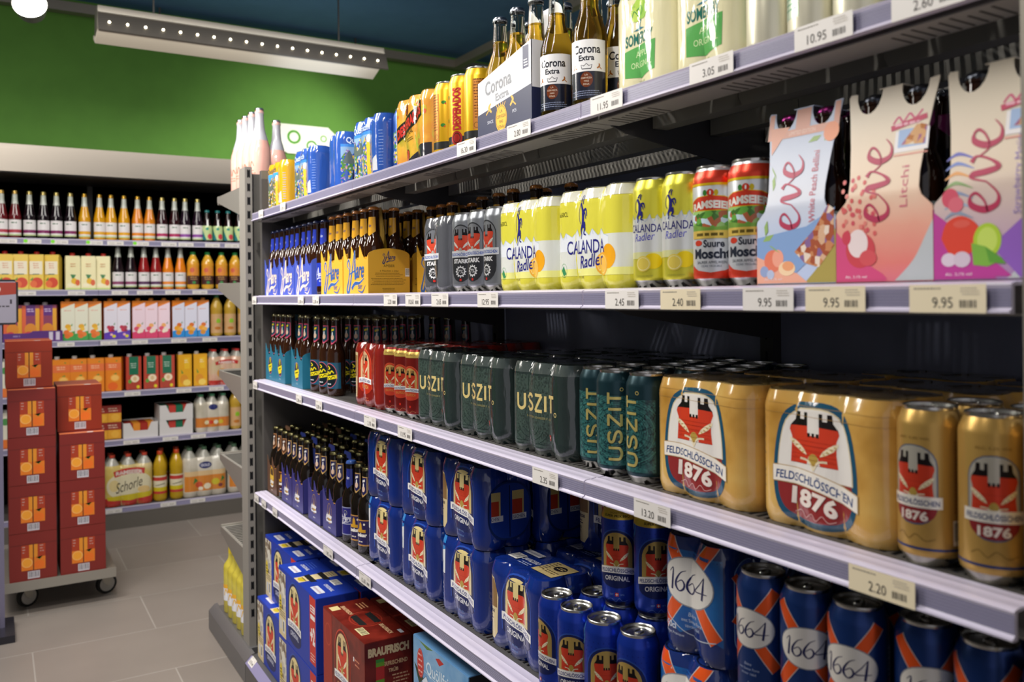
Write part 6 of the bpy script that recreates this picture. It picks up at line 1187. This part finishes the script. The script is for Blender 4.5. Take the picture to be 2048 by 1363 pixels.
for k, pxs, d in (('bk2', (236, 262), 'black juice bottle beside cream cartons'), ('rd2', (288, 312), 'red juice bottle among black and orange'), ('amb', (336, 361), 'bright orange glass bottle')):
    wrow(K[k], pxs, 1, d+' on the second wall shelf', 540, group=d)
    row(K[k], [(wx(q, 540, 5.75), 5.752, RZ[1], 90) for q in pxs], d+' in the second row', 'bottle', d+' rear')
P_po = bottle('juice_bottle', .037, .235, blend('smoothie', ('#c8901a', '#d8a83a', '#e0b84a'), 9, .12), ('#1f7a3a', 'gloss'), [(.03, .165, .05, lambda a, hw, z0, z1: (a.rect(-hw, z0, hw, z0+.055, '#4a2a2a'), a.ell(.0, z0+.085, .03, .03, '#d8883a'), a.ell(-.012, z0+.09, .014, .014, '#c8604a'), a.ell(.0, z0+.012, .010, .009, '#3f8a4a'), a.rows(-.025, .025, z0+.042, 2, .012, .005, '#c89a5a')), '#d8982a')], shape='pet', seg=24)
wrow(P_po, (386, 415, 443, 470), 1, 'mango-coloured plastic bottle with green cap on the second wall shelf', 540, y=5.66, group='mango-coloured plastic bottles')
P_py = bottle('juice_bottle', .037, .262, blend('cider_yellow', ('#b08a2a', '#c8a84a'), 9, .1), ('#1f7a3a', 'gloss'), [(.02, .14, .05, lambda a, hw, z0, z1: (a.ell(.005, z0+.075, .014, .016, '#8aba2a'), a.ell(0, z0+.03, .02, .01, '#b8702a')), '#c8a070')], shape='pet', seg=24)
wrow(P_py, (433, 460, 487), 2, 'amber plastic bottle with green cap on the third wall shelf', 640, y=5.66, group='amber plastic bottles')
m = MB(); m.box(-.15, .15, -.04, .11, 0, .018, ('#4a2268', 'card')); m.prism([(-.15, 0), (.15, 0), (.15, .062), (.0, .062), (-.02, .050), (-.15, .050)], 'y', -.042, -.04, ('#542a74', 'card'))
a = Art('card'); a.rect(.08, .008, .10, .055, '#c8c0d0'); a.rect(.115, .008, .135, .055, '#c8c0d0'); a.rows(-.10, -.06, .03, 1, .01, .008, '#8a7aa8'); apply(m, a, flat_map((0, -.042, 0), (1, 0, 0), (0, 0, 1), (0, -1, 0)))
t_ = ob('carton_tray', m); t_.location = (wx(66, 650, 5.64), 5.665, RZ[2]); tag(t_, 'purple cardboard tray holding purple-topped cartons on the third wall shelf', 'tray')
P_tn = box_proto('juice_carton', .086, .06, .10, '#8a2a20', lambda a, L, H: (a.rect(-L/2, 0, L/2, H*.55, '#d89a2a'), a.ell(.01, .03, .022, .022, '#e0a83a'), a.rect(-L/2, H*.62, L/2, H*.92, '#8a2a20'), a.rows(-.03, .03, H*.8, 2, .014, .006, '#d8b8a0')))
wrow(P_tn, (199, 227), 4, 'small dark red juice carton, lower layer of the fifth wall shelf', 880, y=5.68, cat='carton', dz=0); wrow(P_tn, (199, 227), 4, 'small dark red juice carton, upper layer of the fifth wall shelf', 830, y=5.68, cat='carton', dz=.1005)
def tray(c1, c2):
    m = MB(); w = .097; H = .092; c = ('#cfcccb', 'card')
    m.prism([(-w, 0), (w, 0), (w, H), (w*.62, H), (w*.40, H*.48), (-w*.40, H*.48), (-w*.62, H), (-w, H)], 'y', -.002, 0, c); m.box(-w, w, .198, .2, 0, H, c); m.box(-w, -w+.002, 0, .2, 0, H, c); m.box(w-.002, w, 0, .2, 0, H, c); m.box(-w, w, 0, .2, 0, .002, c)
    o = proto('cardboard_tray', m); k = MB()
    for i in range(4): k.box(-.084+i*.042, -.044+i*.042, .012, .19, .003, H-.006, ((c1, c2)[i % 2], 'card'))
    part('drink_cartons', k, o); return o
T1, T2 = tray('#a02a1e', '#d8882a'), tray('#17684a', '#b83a30')
put(T1, (wx(282, 860, 5.61), 5.615, RZ[4]), 0, 'white cardboard tray of red drink cartons on the fifth wall shelf', 'tray')
put(T2, (wx(353, 860, 5.61), 5.615, RZ[4]), 0, 'white cardboard tray of green cartons, lower of the two stacked', 'tray'); put(T2, (wx(353, 800, 5.61), 5.615, RZ[4]+.0925), 0, 'white cardboard tray of green cartons, upper of the two stacked', 'tray')
def pet_pack(name, n, r, h, liq, capc, art):
    o0 = shrink_pack(name, liq, art, n=n, k=2, r=r, h=h*.80, rims=None, topart=Art('film'), pull=1.3)
    c = MB()
    for i in range(n):
        for j in range(2):
            x, y = (j-.5)*2*r, (i-(n-1)/2)*2*r; c.lathe([(r*.93, h*.75), (r*.8, h*.82), (r*.4, h*.92), (.013, h*.94), (.013, h*.955)], M('#a8a69c', 'glass'), 14, c=(x, y)); c.lathe([(.016, h*.945), (.016, h), (0, h)], capc, 12, c=(x, y))
    part('bottle_tops', c, o0, 'bottle shoulders and caps rising from the film'); return o0
def a_sch():
    a = Art('film'); a.rect(-.16, .0, .16, .05, '#b8302a'); a.ell(-.0, .12, .13, .085, '#d8cfae', 30); a.poly([(-.13, .06), (.13, .075), (.12, .045), (0, .03), (-.12, .04)], '#c8b41e'); a.line([(-.085, .192), (0, .208), (.085, .200)], .036, '#b8302a'); a.text('RAMSEIER', 0, .202, .024, '#d8c8c0', w=.15, bold=.05, arc=-1.2); a.ell(-.085, .125, .028, .035, '#d8c48a'); a.ell(.08, .09, .035, .02, '#d8b87a'); a.text('Schorle', .0, .125, .060, '#2a2418', w=.150, shear=.35, rot=14); return a
P_s6 = pet_pack('juice_multipack', 3, .045, .305, blend('schorle_film', ('#b89a2a', '#c8b060', '#d8c89a'), 8, .14, True), ('#cc4a34', 'gloss'), a_sch())
def a_gold():
    a = Art('film'); a.rect(-.16, .0, .16, .03, '#b8b0a0'); a.rect(-.13, .035, .13, .13, '#d0802e'); a.rect(-.13, .13, .13, .16, '#d8b888'); a.ell(.0, .195, .038, .022, '#2a3068'); a.text('GOLD', 0, .195, .018, '#c8c8d8', w=.056, bold=.04)
    for x, y, r, c in ((-.04, .075, .022, '#c84a2a'), (.01, .062, .022, '#e8dcc0'), (.06, .085, .024, '#c8b82a'), (-.03, .05, .014, '#e8e0c8'), (.09, .06, .014, '#7a3a3a')): a.ell(x, y, r, r*.85, c, 16)
    for x in (-.075, .09): a.poly([(x, .08), (x+.01, .12), (x+.03, .10)], '#3f7a3a'); 
    return a
P_g6 = pet_pack('juice_multipack', 3, .044, .305, blend('gold_film', ('#b0a894', '#c8c0b0', '#d8d4c8'), 8, .14, True), ('#4a6a50', 'gloss'), a_gold())
P_g4 = pet_pack('juice_multipack', 3, .034, .235, blend('gold_film', ('#b0a894',), 8, .14, True), ('#3f7a58', 'gloss'), (lambda a: (a.rect(-.12, .03, .12, .09, '#cc7a34'), a.ell(.0, .155, .028, .018, '#2a3068'), [a.ell(x, .06, .014, .013, c, 14) for x, c in ((-.04, '#e8dcb0'), (-.015, '#c8402a'), (.015, '#e8e0c8'), (.045, '#c8b02a'))], a)[-1])(Art('film')))
put(P_s6, (wx(259, 960, 5.62), 5.705, .132), 90, 'shrink-wrapped six-pack of apple spritzer with red lettering and coral caps', 'multipack')
P_sb = bottle('juice_bottle', .040, .305, blend('apple_juice', ('#a8881a', '#c8a020'), 9, .08), ('#cc4a20', 'gloss'), [(.045, .155, .06, lambda a, hw, z0, z1: (a.rect(-hw, z1-.03, hw, z1-.008, '#b83a34'), a.rect(-hw, z0, hw, z0+.016, '#b83a34'), a.rect(-hw, z0+.016, hw, z0+.04, '#c8b41e'), a.line([(-.03, z0+.05), (.03, z0+.062)], .004, '#3a3a20', sm=False)), '#d8d0b4')], shape='pet', seg=24)
row(P_sb, [(wx(320, 950, 5.66), 5.66, .132, 80), (wx(353, 950, 5.66), 5.66, .132, 85)], 'golden apple juice bottle with coral cap on the wall base shelf', 'bottle'); row(P_sb, [(wx(q, 900, 5.76), 5.77, .132, 80) for q in (322, 352)], 'golden apple juice bottle in the second row of the wall base shelf', 'bottle', 'rear apple juice bottles')
row(P_g6, [(wx(411, 940, 5.62), 5.702, .132, 90)], 'milky shrink pack with orange fruit print and navy oval on the wall base', 'multipack'); put(P_g6, (wx(499, 940, 5.62), 5.702, .132), 90, 'milky shrink pack with orange fruit print partly behind the end shelves', 'multipack')
put(P_g4, (wx(426, 845, 5.62), 5.67, RZ[4]), 90, 'small milky shrink pack with fruit print on the fifth wall shelf', 'multipack')
wrow(P_py, (471, 495), 4, 'amber plastic bottle at the right of the fifth wall shelf', 850, y=5.66)
P_rk = pet_pack('juice_multipack', 3, .036, .225, blend('ramseier_film', ('#c8b890', '#d0a890', '#b87a60'), 9, .14, True), ('#b8302a', 'gloss'), (lambda a: (a.line([(-.07, .135), (0, .15), (.07, .14)], .022, '#b8302a'), a.text('RAMSEIER', 0, .143, .014, '#d8c8c0', w=.1, bold=.05), a.ell(-.03, .075, .03, .03, '#d0902a'), a.rect(-.12, .0, .12, .03, '#b8302a'), a)[-1])(Art('film')))
put(P_rk, (wx(453, 740, 5.62), 5.68, RZ[3]), 90, 'shrink-wrapped juice pack with red banner on the fourth wall shelf', 'multipack')
# left part of the wall, glimpsed beside the boxes
P_gr = jcart('juice_carton', .080, .2, '#d8d4c0', lambda a, L, H: (a.rect(-L/2, 0, L/2, .05, '#d8702a'), a.ell(0, .15, .02, .02, '#4a8a4a')), ('#c8c4c0', 'gloss'))
for r, py in ((3, 760), (4, 860)): wrow(P_gr, (-20, 12), r, 'white-green carton left of the stacked boxes on wall shelf %s' % NTH[r], py, y=5.68, cat='carton')
# small price tags on the wall rails
PT = [MB(), MB()]
P_t1 = (lambda m, a: (m.box(-.0003, 0, -.045, .045, 0, .024, ('#d8d4d0', 'paper')), a.rows(-.035, 0, .012, 2, .008, .003, '#a8a49c'), a.bars(.005, .004, .035, .016, bg=None, fg='#8a8680'), apply(m, a, flat_map((-.0003, 0, 0), (0, -1, 0), (0, 0, 1), (-1, 0, 0))), proto('price_label', m))[-1])(MB(), Art('paper'))
P_t2 = (lambda m, a: (m.box(-.0003, 0, -.045, .045, 0, .024, ('#d8d4d0', 'paper')), a.ell(-.034, .014, .011, .010, '#7ad82a'), a.rows(-.015, .01, .012, 2, .008, .003, '#a8a49c'), a.bars(.01, .004, .038, .016, bg=None, fg='#8a8680'), apply(m, a, flat_map((-.0003, 0, 0), (0, -1, 0), (0, 0, 1), (-1, 0, 0))), proto('price_label', m))[-1])(MB(), Art('paper'))
for r, z, py, lst in ((0, FZ[0], 480, ((16, 0), (65, 1), (119, 1), (189, 1), (231, 0), (282, 1), (338, 0), (372, 0), (425, 0), (464, 0))), (1, FZ[1], 583, ((54, 0), (153, 0), (240, 0), (290, 0), (346, 0), (400, 0))), (2, FZ[2], 688, ((132, 0), (218, 0), (280, 0), (358, 0), (420, 0))), (3, FZ[3], 785, ((265, 0), (368, 0), (433, 0))), (4, FZ[4], 880, ((263, 0), (341, 0), (397, 0)))):
    for i, (q, g) in enumerate(lst): put(P_t2 if g else P_t1, (wx(q, py, 5.596), 5.5965, z+.002), 90, 'small white price tag%s on wall rail %s, %s from the left' % (' with green dot' if g else '', NTH[r], NTH[i]), 'price label')
for i, q in enumerate((228, 337, 396)): put(P_t1, (wx(q, 1020, 5.59), 5.5935, .1015), 90, 'small white price tag on the wall base rail%s' % nth(i, 3), 'price label')
# ================================================================ trolley with boxes, sign stand
t = tag(bpy.data.objects.new('platform_trolley', None), 'grey metal platform trolley on castors carrying stacked red boxes', 'trolley'); COL.objects.link(t); t.location = (.245, 4.28, 0)
m = MB(); m.box(-.225, .225, 0, .62, .118, .150, ('#8f8a80', 'steel')); m.box(-.225, .225, -.006, 0, .112, .154, ('#a5a096', 'steel')); ob('deck', m, t)
for x, y, r_ in ((-.13, .14, 30), (.19, .14, 20), (-.13, .5, 30), (.19, .5, 20)):
    m = MB(); m.box(-.035, .035, -.03, .03, .110, .118, ('#3a3835', 'steel'))
    for s_ in (-1, 1): m.prism([(-.03, .11), (.025, .11), (.02, .045), (.005, .038), (-.01, .05)], 'y', s_*.018-.001, s_*.018+.001, ('#b0aba0', 'steel'))
    c = ob('castor_fork', m, t); c.location = (x, y, 0); c.rotation_euler = (0, 0, R(r_))
    m = MB()
    for a0, a1, col, rr in ((-.011, .011, ('#1c1b1a', 'rubber'), .045), (-.012, .012, ('#a8a49c', 'plastic'), .034), (-.014, .014, ('#6a5048', 'steel'), .008)): m.prism([(.008+rr*math.cos(2*PI*k/28), .045+rr*math.sin(2*PI*k/28)) for k in range(28)], 'y', a0, a1, col)
    ob('wheel', m, c)
def f_or(a, L, H):
    a.rect(-L/2+.001, H*.755, L/2-.001, H*.765, '#5a1c16')
    for sx in (-1, 1):
        x0, x1 = (-.046, -.002) if sx < 0 else (.002, .046); a.rect(x0, .045, x1, H*.75, '#a83a1c'); a.rect(x0 if sx > 0 else x1-.014, .10, x0+.014 if sx > 0 else x1, H*.75, '#e0902a'); a.rect(x0, .045, x1, .10, '#e07a20')
        a.rows(x0+(.004 if sx < 0 else .022), x0+(.016 if sx < 0 else .038), H*.7, 3, .012, .005, '#b88a80')
    a.ell(-.024, .078, .0215, .021, '#f0b060', 20); a.ell(-.024, .078, .0175, .017, '#f0a030', 20); a.ell(.022, .066, .020, .018, '#e8701e', 18); a.poly([(.010, .098), (.022, .092), (.036, .102), (.024, .088)], '#1f5a2a'); a.rect(-.002, .045, .002, H*.75, '#4a1812')
    a.bars(-.022, .008, .024, .040, bg='#c8c4cc', fg='#5a565c')
def f_or_t(a, L, D): a.rect(-L/2, -D/2, L/2, -D/2+.04, '#d87a4a'); a.rect(.02, -D/2+.004, .045, -D/2+.03, '#d8d4d0')
P_ob = box_proto('juice_box', .182, .27, .2075, '#7c241e', f_or, None, f_or_t); P_o2 = box_proto('juice_box', .182, .27, .2075, '#8c2a10', f_or, None, f_or_t)
nm = ['bottom', 'second from bottom', 'third from bottom', 'fourth from bottom']
for i in range(4): put(P_ob, (.142, 4.425, .1505+.2085*i), 90, 'dark red orange-juice box in the left stack, %s' % nm[i], 'box', 'boxes on the trolley')
for i in range(3): put(P_ob, (.338, 4.425, .1505+.2085*i), 90, 'dark red orange-juice box in the right stack, %s' % nm[i], 'box', 'boxes on the trolley')
put(P_o2, (.135, 4.50, .1505+.834), 90, 'rust-red orange-juice box topmost on the left stack', 'box', 'boxes on the trolley'); put(P_o2, (.335, 4.50, .1505+.6255), 90, 'rust-red orange-juice box topmost on the right stack', 'box', 'boxes on the trolley')
t = tag(bpy.data.objects.new('sign_stand', None), 'black-framed grey and red notice on a thin post at the left edge', 'sign'); COL.objects.link(t); t.location = (.005, 4.10, 0)
m = MB(); m.box(-.10, .0845, -.008, .004, 1.272, 1.458, ('#1e1d20', 'plastic')); bmesh.ops.bevel(m.bm, geom=[e for e in m.bm.edges if abs(e.verts[0].co.y-e.verts[1].co.y) > .005], offset=.010, segments=3, affect='EDGES'); ob('frame', m, t)
m = MB(); a = Art('paper'); a.rrect(-.09, 1.280, .077, 1.450, .006, '#8a8694'); a.poly([(-.09, 1.384), (.077, 1.398), (.077, 1.446), (-.09, 1.446)], '#8a2f22'); a.rows(.005, .06, 1.345, 1, .01, .006, '#3a363c'); a.rect(.055, 1.358, .062, 1.376, '#2a2430'); a.ell(.012, 1.418, .010, .014, '#b8b0a8')
apply(m, a, flat_map((0, -.0085, 0), (1, 0, 0), (0, 0, 1), (0, -1, 0))); ob('notice', m, t)
m = MB(); m.box(.008, .026, -.006, .006, .03, 1.28, ('#8a86a0', 'steel')); ob('post', m, t)
m = MB(); m.box(-.16, .06, -.12, .12, 0, .03, ('#23222a', 'plastic')); ob('foot', m, t)
